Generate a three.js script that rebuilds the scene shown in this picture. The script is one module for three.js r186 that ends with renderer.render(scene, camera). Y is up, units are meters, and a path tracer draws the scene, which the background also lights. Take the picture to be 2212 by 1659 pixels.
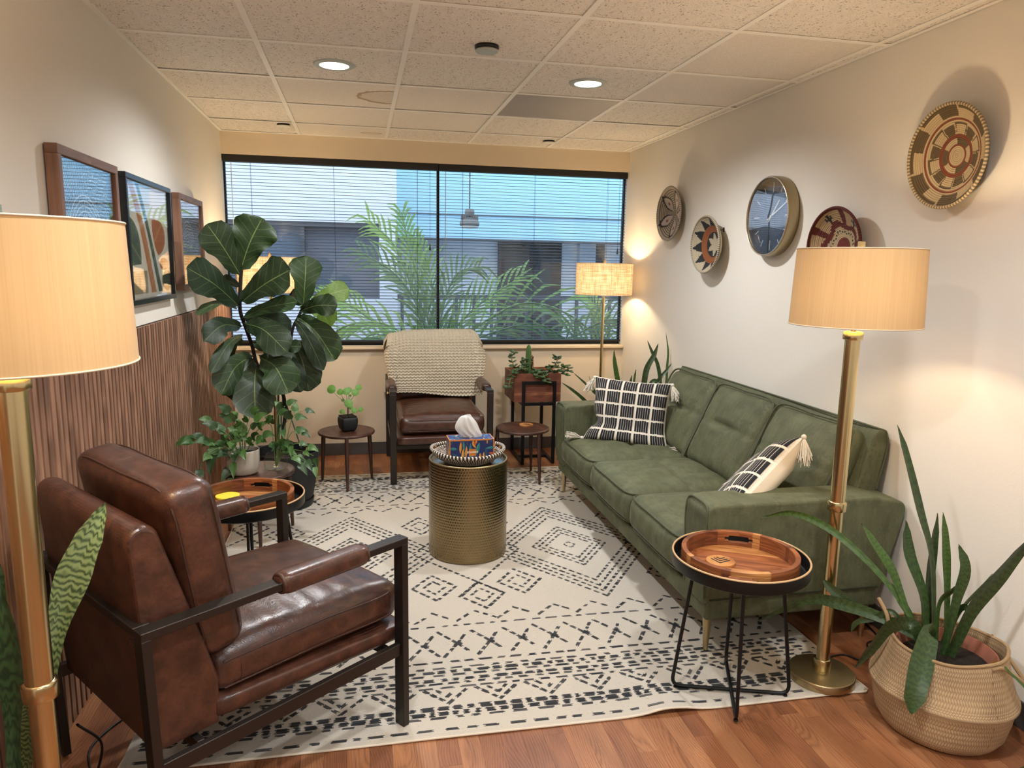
import * as THREE from 'three';
import { RoundedBoxGeometry } from 'three/addons/geometries/RoundedBoxGeometry.js';
import { mergeGeometries } from 'three/addons/utils/BufferGeometryUtils.js';

// ---------- camera, sky, exposure ----------
const scene = new THREE.Scene();
const camera = new THREE.PerspectiveCamera(56.03, 2212 / 1659, 0.05, 120);
camera.position.set(0, 1.473, 0);
camera.rotation.order = 'YXZ';
camera.rotation.set(-0.163005, -0.209619, 0.017804);
const renderer = new THREE.WebGLRenderer();
renderer.toneMapping = THREE.LinearToneMapping;
renderer.toneMappingExposure = 1.24;
renderer.shadowMap.enabled = true;
scene.background = new THREE.Color(0.70, 0.85, 1.0);   // even, bluish overcast sky
scene.backgroundIntensity = 3.4;
const DOWNLIGHT = 8.4, DOWNLIGHT_COLOR = new THREE.Color(0.97, 0.98, 1.0);
const BULB_COLOR = new THREE.Color(1.0, 0.79, 0.5);
const BULB = { front_right: 0.8, front_left: 0.9, back_right: 1.0, back_left: 1.1 };
// ---------- helpers ----------
const XL = -0.937, XR = 2.105, ZB = -5.58, ZF = 2.5, H = 2.37;
let seed = 12345;
const rnd = () => { seed = (seed * 1664525 + 1013904223) >>> 0; return seed / 4294967296; };
const rr = (a, b) => a + (b - a) * rnd();
const V = (x, y, z) => new THREE.Vector3(x, y, z);
const taken = {};
function numbered(n) { if (!(n in taken)) { taken[n] = 0; return n; } taken[n]++; return n + '_' + String(taken[n]).padStart(3, '0'); }
function tag(o, label, category, group, kind) { if (label) o.userData.label = label; if (category) o.userData.category = category; if (group) o.userData.group = group; if (kind) o.userData.kind = kind; return o; }
function thing(name, label, category, pos = [0, 0, 0], ry = 0, group) { const g = new THREE.Group(); g.name = numbered(name); g.position.set(...pos); g.rotation.y = ry; scene.add(g); return tag(g, label, category, group); }
function part(name, geo, mat, parent, label) { const m = new THREE.Mesh(geo, mat); m.name = name; parent.add(m); if (label) m.userData.label = label; return m; }
function solo(name, geo, mat, label, category, group) { const m = part(numbered(name), geo, mat, scene); return tag(m, label, category, group); }
function struct(name, geo, mat, parent) { const m = geo ? new THREE.Mesh(geo, mat) : new THREE.Group(); m.name = name; (parent || scene).add(m); if (!parent) m.userData.kind = 'structure'; return m; }
function copyOf(o, name, label, pos, ry) { const c = o.clone(); c.name = numbered(name); c.userData = { ...o.userData, label }; if (pos) c.position.set(...pos); if (ry !== undefined) c.rotation.set(0, ry, 0); scene.add(c); return c; }
// geometries
const bx = (x0, x1, y0, y1, z0, z1) => new THREE.BoxGeometry(x1 - x0, y1 - y0, z1 - z0).translate((x0 + x1) / 2, (y0 + y1) / 2, (z0 + z1) / 2);
const rbx = (x0, x1, y0, y1, z0, z1, r = 0.004, s = 2) => new RoundedBoxGeometry(x1 - x0, y1 - y0, z1 - z0, s, r).translate((x0 + x1) / 2, (y0 + y1) / 2, (z0 + z1) / 2);
const cyl = (r0, r1, y0, y1, n = 32, open = false) => new THREE.CylinderGeometry(r1, r0, y1 - y0, n, 1, open).translate(0, (y0 + y1) / 2, 0);
const lathe = (pts, n = 48) => new THREE.LatheGeometry(pts.map((p) => new THREE.Vector2(p[0], p[1])), n);
const tube = (pts, r, n = 24, k = 8, closed = false) => new THREE.TubeGeometry(new THREE.CatmullRomCurve3(pts.map((p) => p.isVector3 ? p : V(...p)), closed, 'centripetal'), n, r, k, closed);
function polyTube(pts, r, k = 10) { const c = new THREE.CurvePath(); for (let i = 0; i + 1 < pts.length; i++) c.add(new THREE.LineCurve3(V(...pts[i]), V(...pts[i + 1]))); return new THREE.TubeGeometry(c, 40, r, k); }
function bar(a, b, w, t, up = V(0, 1, 0), r = 0.003) { // flat bar from a to b
  a = V(...a); b = V(...b); const d = b.clone().sub(a), L = d.length(); d.normalize();
  const s = new THREE.Vector3().crossVectors(up, d); if (s.lengthSq() < 1e-6) s.set(1, 0, 0); s.normalize(); const u = new THREE.Vector3().crossVectors(d, s);
  const g = new RoundedBoxGeometry(w, t, L, 1, r); g.applyMatrix4(new THREE.Matrix4().makeBasis(s, u, d).setPosition(a.add(b).multiplyScalar(0.5))); return g;
}
function taper(a, b, r0, r1, n = 16) { a = V(...a); b = V(...b); const d = b.clone().sub(a), L = d.length(); const g = new THREE.CylinderGeometry(r1, r0, L, n); g.applyQuaternion(new THREE.Quaternion().setFromUnitVectors(V(0, 1, 0), d.normalize())); const m = a.add(b).multiplyScalar(0.5); return g.translate(m.x, m.y, m.z); }
function smooth(g) { // averaged normals over equal positions
  g = g.index ? g : g; const p = g.attributes.position, ix = g.index ? g.index.array : null, n = new Float32Array(p.count * 3), key = new Array(p.count), acc = new Map();
  for (let i = 0; i < p.count; i++) { key[i] = Math.round(p.getX(i) * 2e4) + ',' + Math.round(p.getY(i) * 2e4) + ',' + Math.round(p.getZ(i) * 2e4); }
  const a = V(0, 0, 0), b = V(0, 0, 0), c = V(0, 0, 0), T = ix ? ix.length / 3 : p.count / 3;
  for (let t = 0; t < T; t++) { const q = [0, 1, 2].map((k) => (ix ? ix[t * 3 + k] : t * 3 + k)); a.fromBufferAttribute(p, q[0]); b.fromBufferAttribute(p, q[1]); c.fromBufferAttribute(p, q[2]); b.sub(a); c.sub(a); b.cross(c); for (const i of q) { const e = acc.get(key[i]) || [0, 0, 0]; e[0] += b.x; e[1] += b.y; e[2] += b.z; acc.set(key[i], e); } }
  for (let i = 0; i < p.count; i++) { const e = acc.get(key[i]) || [0, 1, 0], l = Math.hypot(...e) || 1; n[i * 3] = e[0] / l; n[i * 3 + 1] = e[1] / l; n[i * 3 + 2] = e[2] / l; }
  g.setAttribute('normal', new THREE.BufferAttribute(n, 3)); return g;
}
function soft(w, h, d, r, seg, fn) { // rounded, subdivided block shaped by fn(vector, u in -1..1 per axis); uv in metres
  const g = new THREE.BoxGeometry(w, h, d, ...seg), p = g.attributes.position, nn = g.attributes.normal, uv = g.attributes.uv, v = V(0, 0, 0), q = V(0, 0, 0), s = [w / 2, h / 2, d / 2];
  for (let i = 0; i < p.count; i++) {
    v.fromBufferAttribute(p, i); const nx = Math.abs(nn.getX(i)), ny = Math.abs(nn.getY(i));
    const U = ny > 0.5 ? [v.x, v.z] : nx > 0.5 ? [v.z, v.y] : [v.x, v.y]; uv.setXY(i, U[0], U[1]);
    const t = [v.x / s[0], v.y / s[1], v.z / s[2]];
    q.set(Math.max(-s[0] + r, Math.min(s[0] - r, v.x)), Math.max(-s[1] + r, Math.min(s[1] - r, v.y)), Math.max(-s[2] + r, Math.min(s[2] - r, v.z)));
    v.sub(q); if (v.lengthSq() > 0) v.setLength(r); v.add(q); if (fn) fn(v, t); p.setXYZ(i, v.x, v.y, v.z);
  }
  return smooth(g);
}
function uvBy(g, fn) { const p = g.attributes.position, a = new Float32Array(p.count * 2); for (let i = 0; i < p.count; i++) { const r = fn(p.getX(i), p.getY(i), p.getZ(i), i); a[i * 2] = r[0]; a[i * 2 + 1] = r[1]; } g.setAttribute('uv', new THREE.BufferAttribute(a, 2)); return g; }
function boxUV(g, k = 1, o = [0, 0], swap = false) { const n = g.attributes.normal; return uvBy(g, (x, y, z, i) => { const ax = Math.abs(n.getX(i)), ay = Math.abs(n.getY(i)), az = Math.abs(n.getZ(i)); let u = ay > ax && ay > az ? [x, z] : ax > az ? [z, y] : [x, y]; if (swap) u = [u[1], u[0]]; return [u[0] * k + o[0], u[1] * k + o[1]]; }); }
// ribbon leaf along a curve; prof(t) half width share, nrm = way the blade faces, fold = how far the margins lift
function leafGeo(pts, width, prof, nrm, o = {}) {
  const n = o.n || 14, m = o.m || 4, c = new THREE.CatmullRomCurve3(pts.map((p) => V(...p)), false, 'centripetal'), pos = [], uv = [], ix = [], N = nrm.clone().normalize();
  for (let i = 0; i <= n; i++) {
    const t = i / n, p = c.getPoint(t), tg = c.getTangent(t), s = new THREE.Vector3().crossVectors(tg, N); if (s.lengthSq() < 1e-5) s.set(1, 0, 0); s.normalize();
    if (o.twist) s.applyAxisAngle(tg, o.twist * t); const nn = new THREE.Vector3().crossVectors(s, tg).normalize(), w = width * prof(t) / 2;
    for (let j = -m; j <= m; j++) { const a = j / m, e = (o.wave || 0) * Math.sin(t * (o.wf || 17) + (j > 0 ? 1.7 : 0) + (o.ph || 0)) * a * a, k = (o.fold || 0) * Math.abs(a) + e; pos.push(p.x + s.x * a * w + nn.x * k * width, p.y + s.y * a * w + nn.y * k * width, p.z + s.z * a * w + nn.z * k * width); uv.push((a + 1) / 2, t); }
  }
  const k = 2 * m + 1; for (let i = 0; i < n; i++) for (let j = 0; j < 2 * m; j++) { const a = i * k + j; ix.push(a, a + 1, a + k, a + 1, a + k + 1, a + k); }
  const g = new THREE.BufferGeometry(); g.setAttribute('position', new THREE.Float32BufferAttribute(pos, 3)); g.setAttribute('uv', new THREE.Float32BufferAttribute(uv, 2)); g.setIndex(ix); g.computeVertexNormals(); return g;
}
const prof = (k) => (t) => { for (let i = 0; i + 1 < k.length; i++) if (t <= k[i + 1][0]) { const u = (t - k[i][0]) / (k[i + 1][0] - k[i][0]), s = u * u * (3 - 2 * u); return k[i][1] + (k[i + 1][1] - k[i][1]) * s; } return k[k.length - 1][1]; };
// ---------- textures ----------
function noise2(period, sd) { const N = period, t = new Float32Array(N * N); let s = sd * 7919 + 17; for (let i = 0; i < N * N; i++) { s = (s * 1664525 + 1013904223) >>> 0; t[i] = s / 4294967296; } return (x, y) => { const xi = Math.floor(x), yi = Math.floor(y), fx = x - xi, fy = y - yi, sx = fx * fx * (3 - 2 * fx), sy = fy * fy * (3 - 2 * fy), m = (a, b) => t[(((b % N) + N) % N) * N + (((a % N) + N) % N)]; const a = m(xi, yi), b = m(xi + 1, yi), c = m(xi, yi + 1), d = m(xi + 1, yi + 1); return a + (b - a) * sx + (c - a) * sy + (a - b - c + d) * sx * sy; }; }
function tex(w, h, fn, srgb = true) { const d = new Uint8Array(w * h * 4); for (let y = 0; y < h; y++) for (let x = 0; x < w; x++) { const c = fn(x / w, y / h, x, y), i = (y * w + x) * 4; if (typeof c === 'number') d[i] = d[i + 1] = d[i + 2] = Math.max(0, Math.min(255, c)); else for (let k = 0; k < 3; k++) d[i + k] = Math.max(0, Math.min(255, c[k])); d[i + 3] = 255; } const t = new THREE.DataTexture(d, w, h); t.magFilter = THREE.LinearFilter; t.minFilter = THREE.LinearMipmapLinearFilter; t.wrapS = t.wrapT = THREE.RepeatWrapping; if (srgb) t.colorSpace = THREE.SRGBColorSpace; t.needsUpdate = true; return t; }
function canvasTex(w, h, draw, srgb = true) { const c = document.createElement('canvas'); c.width = w; c.height = h; draw(c.getContext('2d'), w, h); const t = new THREE.CanvasTexture(c); t.wrapS = t.wrapT = THREE.RepeatWrapping; if (srgb) t.colorSpace = THREE.SRGBColorSpace; return t; }
const rep = (t, u, v = u) => { const c = t.clone(); c.repeat.set(u, v); c.needsUpdate = true; return c; };
const mix = (a, b, t) => a.map((x, i) => x + (b[i] - x) * t);
function woodTex(w, h, dark, light, sd, rings = 6, stretch = 7) { const a = noise2(8, sd), b = noise2(64, sd + 1), c = noise2(256, sd + 2); return tex(w, h, (u, v) => { const x = u * rings + 1.6 * a(u * 8, v * 8 / 2) + 0.5 * a(u * 8 + 3, v * 8); let g = 0.5 + 0.5 * Math.sin(x * 6.283); g = 0.45 * g + 0.3 * b(u * 64, v * 64 / stretch * 1) + 0.25 * c(u * 256, v * 256 / 16); return mix(dark, light, Math.max(0, Math.min(1, g * 1.25 - 0.12))); }); }
const std = (o) => new THREE.MeshStandardMaterial(o), phy = (o) => new THREE.MeshPhysicalMaterial(o);
const fineN = noise2(256, 5), midN = noise2(32, 6), bigN = noise2(8, 7);
const grainBump = tex(256, 256, (u, v) => 255 * (0.6 * fineN(u * 256, v * 256) + 0.4 * midN(u * 32, v * 32)), false);
// ---------- materials ----------
const M = {};
M.wall = std({ color: 0xdfdacf, roughness: 0.85, bumpMap: rep(grainBump, 6), bumpScale: 0.0004 });
M.wallBack = std({ color: 0xdccdb4, roughness: 0.85, bumpMap: rep(grainBump, 6), bumpScale: 0.0004 });
M.base = std({ color: 0x4b4644, roughness: 0.6 });
M.sill = std({ color: 0xd8c6aa, roughness: 0.55 });
{ const f = noise2(128, 21), g = noise2(32, 22), sp = noise2(256, 23);
  const T = tex(512, 512, (u, v) => { const s = f(u * 128, v * 128), l = g(u * 32 + 2.3 * s, v * 32 + 2 * f(v * 128, u * 128)); let k = 0; if (s > 0.80 && l > 0.42) k = 0.5; if (sp(u * 256, v * 256) > 0.93) k = Math.max(k, 0.4); const w = 0.96 + 0.05 * l; return [236 * w - 140 * k, 229 * w - 142 * k, 219 * w - 140 * k]; });
  const B = tex(512, 512, (u, v) => { const s = f(u * 128, v * 128), l = g(u * 32 + 2.3 * s, v * 32 + 2 * f(v * 128, u * 128)); return 200 - (s > 0.80 && l > 0.42 ? 150 : 0); }, false);
  M.tile = std({ map: T, bumpMap: B, bumpScale: 0.0015, roughness: 0.95 });
  const T2 = tex(512, 512, (u, v) => { const w = 0.95 + 0.06 * f(u * 128, v * 128), k = sp(u * 256, v * 256) > 0.95 ? 0.18 : 0; return [233 * w - 100 * k, 225 * w - 100 * k, 214 * w - 100 * k]; });
  M.tilePlain = std({ map: T2, bumpMap: rep(grainBump, 2), bumpScale: 0.001, roughness: 0.95 });
  const st = (cx, cy, rx, ry) => (u, v, x, y) => { const w = 0.95 + 0.06 * f(u * 128, v * 128); const d = Math.hypot((u - cx) / rx, (v - cy) / ry) + 0.1 * (g(u * 32, v * 32) - 0.5); const k = d < 1 ? 0.07 + (d > 0.86 ? 0.2 : 0) : 0; return [233 * w * (1 - k * 0.8), 225 * w * (1 - k * 1.05), 214 * w * (1 - k * 1.4)]; };
  M.tileStain = std({ map: tex(256, 256, st(0.99, 0.48, 0.34, 0.27)), roughness: 0.95 });
  M.tileStain2 = std({ map: tex(256, 256, st(0.82, 0.45, 0.12, 0.1)), roughness: 0.95 }); }
M.tbar = std({ color: 0xf2eee6, roughness: 0.6 });
M.vent = std({ color: 0xd8d4d0, roughness: 0.6, metalness: 0.2, bumpMap: tex(128, 128, (u, v) => { const a = (u * 16) % 1 - 0.5, b = (v * 16) % 1 - 0.5; return Math.hypot(a, b) < 0.32 ? 20 : 220; }, false), bumpScale: 0.0006, map: tex(128, 128, (u, v) => { const a = (u * 16) % 1 - 0.5, b = (v * 16) % 1 - 0.5; return Math.hypot(a, b) < 0.32 ? [138, 134, 130] : [222, 218, 213]; }) });
M.white = std({ color: 0xe9e6e0, roughness: 0.5 });
M.plasticGrey = std({ color: 0xb5bcb8, roughness: 0.5 });
M.dark = std({ color: 0x1a1a1b, roughness: 0.5 });
M.black = std({ color: 0x0d0e0f, roughness: 0.45 });
M.blackMetal = std({ color: 0x131415, roughness: 0.42, metalness: 0.35 });
M.bronze = std({ color: 0x3c3632, roughness: 0.38, metalness: 0.75 });
M.frameBlack = std({ color: 0x15171a, roughness: 0.3, metalness: 0.3 });
{ const br = tex(256, 256, (u, v) => 150 + 60 * fineN(u * 256, v * 6) , false); M.brass = phy({ color: new THREE.Color(0.60, 0.50, 0.28), metalness: 1, roughness: 0.22, anisotropy: 0.3, anisotropyRotation: 0, bumpMap: br, bumpScale: 0.00008 }); }
M.brassDull = std({ color: new THREE.Color(0.46, 0.37, 0.21), metalness: 1, roughness: 0.38 });
M.legBrass = std({ color: new THREE.Color(0.5, 0.4, 0.23), metalness: 1, roughness: 0.32 });
// woods
M.slat = std({ map: woodTex(256, 512, [104, 74, 57], [160, 121, 97], 31, 2, 9), roughness: 0.55 });
M.slatB = std({ map: woodTex(256, 512, [114, 82, 64], [172, 131, 106], 32, 2, 9), roughness: 0.55 });
M.slatBack = std({ color: 0x2a1d17, roughness: 0.9 });
M.walnut = std({ map: woodTex(256, 512, [52, 30, 22], [88, 54, 40], 33, 3, 8), roughness: 0.42 });
M.frameWood = std({ map: woodTex(256, 512, [104, 74, 58], [146, 108, 86], 34, 3, 8), roughness: 0.5 });
M.acacia = [std({ map: woodTex(256, 512, [108, 58, 30], [168, 102, 58], 35, 3, 8), roughness: 0.42 }), std({ map: woodTex(256, 512, [142, 88, 46], [205, 148, 88], 36, 3, 8), roughness: 0.42 }), std({ map: woodTex(256, 512, [84, 42, 24], [132, 76, 46], 37, 3, 8), roughness: 0.42 })];
M.boxWood = [std({ map: woodTex(256, 512, [88, 46, 32], [128, 74, 52], 38, 3, 8), roughness: 0.55 }), std({ map: woodTex(256, 512, [112, 66, 44], [158, 100, 68], 39, 3, 8), roughness: 0.55 })];
{ const oak = (d, l, s) => { const a = noise2(4, s), a2 = noise2(8, s + 5), b = noise2(128, s + 1), c = noise2(256, s + 2); return tex(512, 1024, (u, v) => { const w = u * 40 + 10 * a(u * 4, v * 4) + 1.6 * a2(u * 8, v * 8) + 0.25 * b(u * 128, v * 16), f = 1 - Math.pow(Math.abs(Math.sin(w * Math.PI)), 0.7); const k = 0.62 - 0.5 * f * (0.4 + 0.6 * b(u * 128, v * 10)) + 0.22 * (c(u * 256, v * 20) - 0.5) + 0.35 * (a2(u * 8, v * 8) - 0.5); return mix(d, l, Math.max(0, Math.min(1, k + 0.12))); }); };
  const mk = (d, l, s) => std({ map: oak(d, l, s), roughness: 0.38, bumpMap: tex(256, 512, (u, v) => 255 * fineN(u * 256, v * 24), false), bumpScale: 0.00025 });
  M.plank = [mk([92, 53, 32], [172, 116, 76], 41), mk([86, 49, 30], [160, 104, 68], 42), mk([98, 59, 37], [182, 127, 86], 43), mk([82, 47, 30], [154, 99, 66], 44)]; }
// leather, velvet, cloth
{ const a = noise2(16, 51), b = noise2(64, 52), c = noise2(256, 53);
  const bump = tex(512, 512, (u, v) => 255 * (0.35 * b(u * 64, v * 64) + 0.35 * c(u * 256, v * 256) + 0.3 * a(u * 16, v * 16)), false);
  M.leather = phy({ map: tex(512, 512, (u, v) => { const k = 0.55 * a(u * 16, v * 16) + 0.3 * b(u * 64, v * 64) + 0.15 * c(u * 256, v * 256); return mix([46, 26, 18], [94, 57, 42], k); }), roughness: 0.4, roughnessMap: tex(256, 256, (u, v) => 170 + 85 * a(u * 16, v * 16), false), bumpMap: bump, bumpScale: 0.0007, clearcoat: 0.25, clearcoatRoughness: 0.3 });
  M.leather.map.repeat.set(2.2, 2.2); M.leather.bumpMap.repeat.set(2.2, 2.2);
  M.stitch = std({ color: 0x4a2114, roughness: 0.7 });
  const vn = tex(512, 512, (u, v) => { const k = 0.5 * a(u * 16 + 1.5 * b(u * 64, v * 64), v * 16) + 0.3 * b(u * 64, v * 16) + 0.2 * c(u * 256, v * 256); return mix([68, 72, 49], [102, 105, 77], k); });
  M.velvet = phy({ map: vn, roughness: 0.75, sheen: 0.9, sheenColor: new THREE.Color(0.46, 0.5, 0.36), sheenRoughness: 0.35, bumpMap: rep(bump, 1.5), bumpScale: 0.0012 }); M.velvet.map.repeat.set(1.7, 1.7);
  M.piping = phy({ color: 0x4c503a, roughness: 0.75, sheen: 0.8, sheenColor: new THREE.Color(0.34, 0.37, 0.27), sheenRoughness: 0.4 });
  M.crease = std({ color: 0x2c3120, roughness: 0.9 }); }
M.cream = std({ color: 0xd9cdb8, roughness: 0.9 });
M.tassel = std({ color: 0xdcd5c6, roughness: 0.95 });
M.knit = std({ color: 0xd8ccb5, roughness: 0.95, bumpMap: rep(grainBump, 12), bumpScale: 0.001 });
M.paper = phy({ color: 0xf3f2ee, roughness: 0.9, transmission: 0.25 });
{ const s = noise2(256, 61), b = noise2(64, 62); const linen = (c0, c1) => tex(512, 512, (u, v) => { const k = 0.5 * s(u * 256, v * 8) + 0.5 * s(v * 256 + 40, u * 8 + 30); return mix(c0, c1, Math.max(0, Math.min(1, (k - 0.25) * 1.9))); });
  const silk = tex(512, 512, (u, v) => mix([186, 154, 110], [198, 166, 122], 0.6 * s(u * 256, v * 3) + 0.4 * b(u * 64, v * 2)));
  M.shadeSilk = phy({ map: silk, roughness: 1, transmission: 0.06 });
  M.shadeLinen = phy({ map: linen([178, 148, 108], [244, 226, 198]), roughness: 1, transmission: 0.16 });
  M.shadeTrim = std({ color: 0xd9c7ab, roughness: 0.9 }); }
M.terracotta = std({ color: 0x925a46, roughness: 0.85 });
M.soil = std({ map: tex(128, 128, (u, v) => mix([26, 18, 13], [74, 56, 42], Math.pow(fineN(u * 128, v * 128), 2))), roughness: 1, bumpMap: rep(grainBump, 3), bumpScale: 0.006 });
M.potWhite = std({ color: 0xc9c3b9, roughness: 0.6, map: tex(128, 128, (u, v) => mix([205, 198, 188], [236, 232, 226], bigN(u * 8, v * 8))) });
M.potBlack = std({ color: 0x16191c, roughness: 0.6 });
M.potGrey = std({ color: 0x6f6c6a, roughness: 0.5 });
M.yellow = std({ color: 0xe9dc3f, roughness: 0.6 });
M.rope = std({ map: tex(128, 128, (u, v) => { const k = 0.5 + 0.5 * Math.sin((u * 3 + v * 14) * 6.283); return mix([112, 84, 54], [196, 168, 126], k); }), roughness: 0.9 });
// plants
{ const mk = (base, vein, o = {}) => phy({ map: tex(256, 512, (u, v) => { const x = Math.abs(u - 0.5) * 2, n = midN(u * 32, v * 32); let k = x < 0.028 * (1.25 - v) + 0.008 ? 1 : 0; const q = v - x * (o.slant || 0.22) - 0.06; const f = (q * (o.count || 6.5)) % 1, ff = f < 0 ? f + 1 : f; if (q > 0 && x < 0.93 && Math.abs(ff - 0.5) < 0.036) k = Math.max(k, 0.48); return mix(mix(base, base.map((c) => c * 1.28), n * 0.8), vein, k); }), roughness: o.rough || 0.5, transmission: o.tr === undefined ? 0.18 : o.tr, clearcoat: o.coat || 0.06, clearcoatRoughness: 0.35, bumpMap: rep(grainBump, 0.3), bumpScale: 0.0006 });
  M.fig = [mk([32, 50, 24], [116, 136, 78]), mk([38, 60, 28], [124, 144, 82]), mk([27, 43, 24], [96, 116, 68]), mk([96, 124, 44], [150, 168, 84], { tr: 0.35 })];
  M.pothos = [mk([52, 86, 38], [86, 118, 60], { count: 9, slant: 0.35, coat: 0.35 }), mk([68, 104, 44], [106, 140, 72], { count: 9, slant: 0.35, coat: 0.35 }), mk([42, 70, 34], [74, 102, 54], { count: 9, slant: 0.35, coat: 0.35 })];
  M.pilea = mk([92, 138, 52], [132, 168, 84], { count: 5 });
  M.jade = phy({ color: 0x3f5a34, roughness: 0.4, clearcoat: 0.2 }); M.jadeStem = std({ color: 0x8a6f4e, roughness: 0.8 });
  M.cactus = std({ color: 0x4a6b36, roughness: 0.7 });
  const sn = (lo, hi, f) => phy({ map: tex(128, 512, (u, v) => { const w = Math.sin((v * f + 0.9 * midN(u * 10, v * 32) + 0.45 * Math.abs(u - 0.5)) * 6.283) * 0.5 + 0.5, k = Math.pow(w, 1.6) * (0.55 + 0.45 * fineN(u * 60, v * 200)); return mix(hi, lo, k); }), roughness: 0.4, clearcoat: 0.25, clearcoatRoughness: 0.4, transmission: 0.05 });
  M.snake = [sn([34, 50, 24], [54, 76, 36], 22), sn([48, 74, 28], [72, 102, 42], 24), sn([38, 60, 28], [60, 86, 42], 20)]; M.snakeBright = sn([34, 56, 34], [128, 152, 104], 34); M.snakeDark = sn([26, 50, 34], [60, 96, 60], 18);
  M.stem = std({ color: 0x5f7a3c, roughness: 0.6 }); M.bark = std({ color: 0x2e241c, roughness: 0.95, bumpMap: rep(grainBump, 3), bumpScale: 0.003 }); M.stake = std({ color: 0x24352c, roughness: 0.6 }); M.yellowLeaf = std({ color: 0xc9a51f, roughness: 0.6 });
  M.palm = [phy({ color: 0x5f8434, roughness: 0.5, transmission: 0.3 }), phy({ color: 0x416430, roughness: 0.5, transmission: 0.3 }), phy({ color: 0x7c9a42, roughness: 0.5, transmission: 0.35 })]; }
M.glass = phy({ color: 0xffffff, roughness: 0.02, transmission: 1, ior: 1.5 });
M.picGlass = phy({ color: 0xffffff, roughness: 0.015, transmission: 1, ior: 2.2 });
const FIG=[[[-0.663,1.386,-4.42],[-0.8,1.664,-4.25],0.212],[[-0.664,1.414,-4.42],[-0.527,1.711,-4.36],0.264],[[-0.672,1.213,-4.38],[-0.857,1.433,-3.98],0.209],[[-0.658,1.24,-4.38],[-0.367,1.429,-4.2],0.247],[[-0.327,1.209,-4.48],[-0.301,1.506,-4.46],0.207],[[-0.296,1.216,-4.55],[-0.06,1.311,-4.62],0.143],[[-0.341,1.186,-4.42],[-0.123,1.226,-4.3],0.142],[[-0.691,1.195,-4.42],[-0.841,1.186,-4.08],0.069],[[-0.673,1.093,-4.42],[-0.819,1.041,-4.1],0.139],[[-0.667,1.05,-4.42],[-0.788,0.871,-4.1],0.091],[[-0.656,1.151,-4.36],[-0.339,1.25,-4.22],0.107],[[-0.658,1.138,-4.4],[-0.392,1.071,-4.36],0.148],[[-0.647,1.121,-4.34],[-0.393,0.971,-4.16],0.191],[[-0.361,1.15,-4.46],[-0.147,0.893,-4.42],0.206],[[-0.368,1.133,-4.4],[-0.213,0.847,-4.32],0.109],[[-0.399,1.007,-4.48],[-0.303,0.703,-4.44],0.206],[[-0.607,0.927,-4.4],[-0.756,0.739,-4.18],0.193],[[-0.604,0.909,-4.37],[-0.703,0.686,-4.26],0.189],[[-0.586,0.873,-4.32],[-0.575,0.606,-4.14],0.249],[[-0.559,0.929,-4.3],[-0.391,0.748,-4.12],0.227],[[-0.531,0.968,-4.42],[-0.34,0.715,-4.36],0.154],[[-0.452,0.954,-4.3],[-0.322,1.0,-4.22],0.085],[[-0.309,1.188,-4.56],[-0.183,1.074,-4.64],0.161],[[-0.672,1.316,-4.46],[-0.809,1.354,-4.56],0.085],[[-0.602,1.0,-4.38],[-0.406,0.892,-4.28],0.173],[[-0.666,1.015,-4.44],[-0.782,0.888,-4.46],0.1],[[-0.331,1.211,-4.54],[-0.414,1.262,-4.62],0.126],[[-0.506,1.047,-4.5],[-0.483,1.126,-4.56],0.125]];
const FIGTRUNK=[[[-0.459,0.456,-4.42],[-0.443,0.611,-4.42],[-0.466,0.724,-4.42],[-0.545,0.803,-4.42],[-0.592,0.87,-4.42],[-0.618,0.987,-4.42],[-0.65,1.096,-4.42],[-0.674,1.184,-4.42],[-0.669,1.309,-4.42],[-0.659,1.417,-4.42]],[[-0.45,0.595,-4.43],[-0.455,0.689,-4.46],[-0.442,0.826,-4.48],[-0.408,0.988,-4.48],[-0.386,1.091,-4.48],[-0.358,1.143,-4.48],[-0.324,1.215,-4.48]]];
const FIGSTAKE=[[[-0.487,0.419,-4.4],[-0.466,1.109,-4.42]],[[-0.353,0.373,-4.36],[-0.437,0.634,-4.42]],[[-0.465,0.394,-4.38],[-0.464,0.571,-4.4]]];
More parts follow.
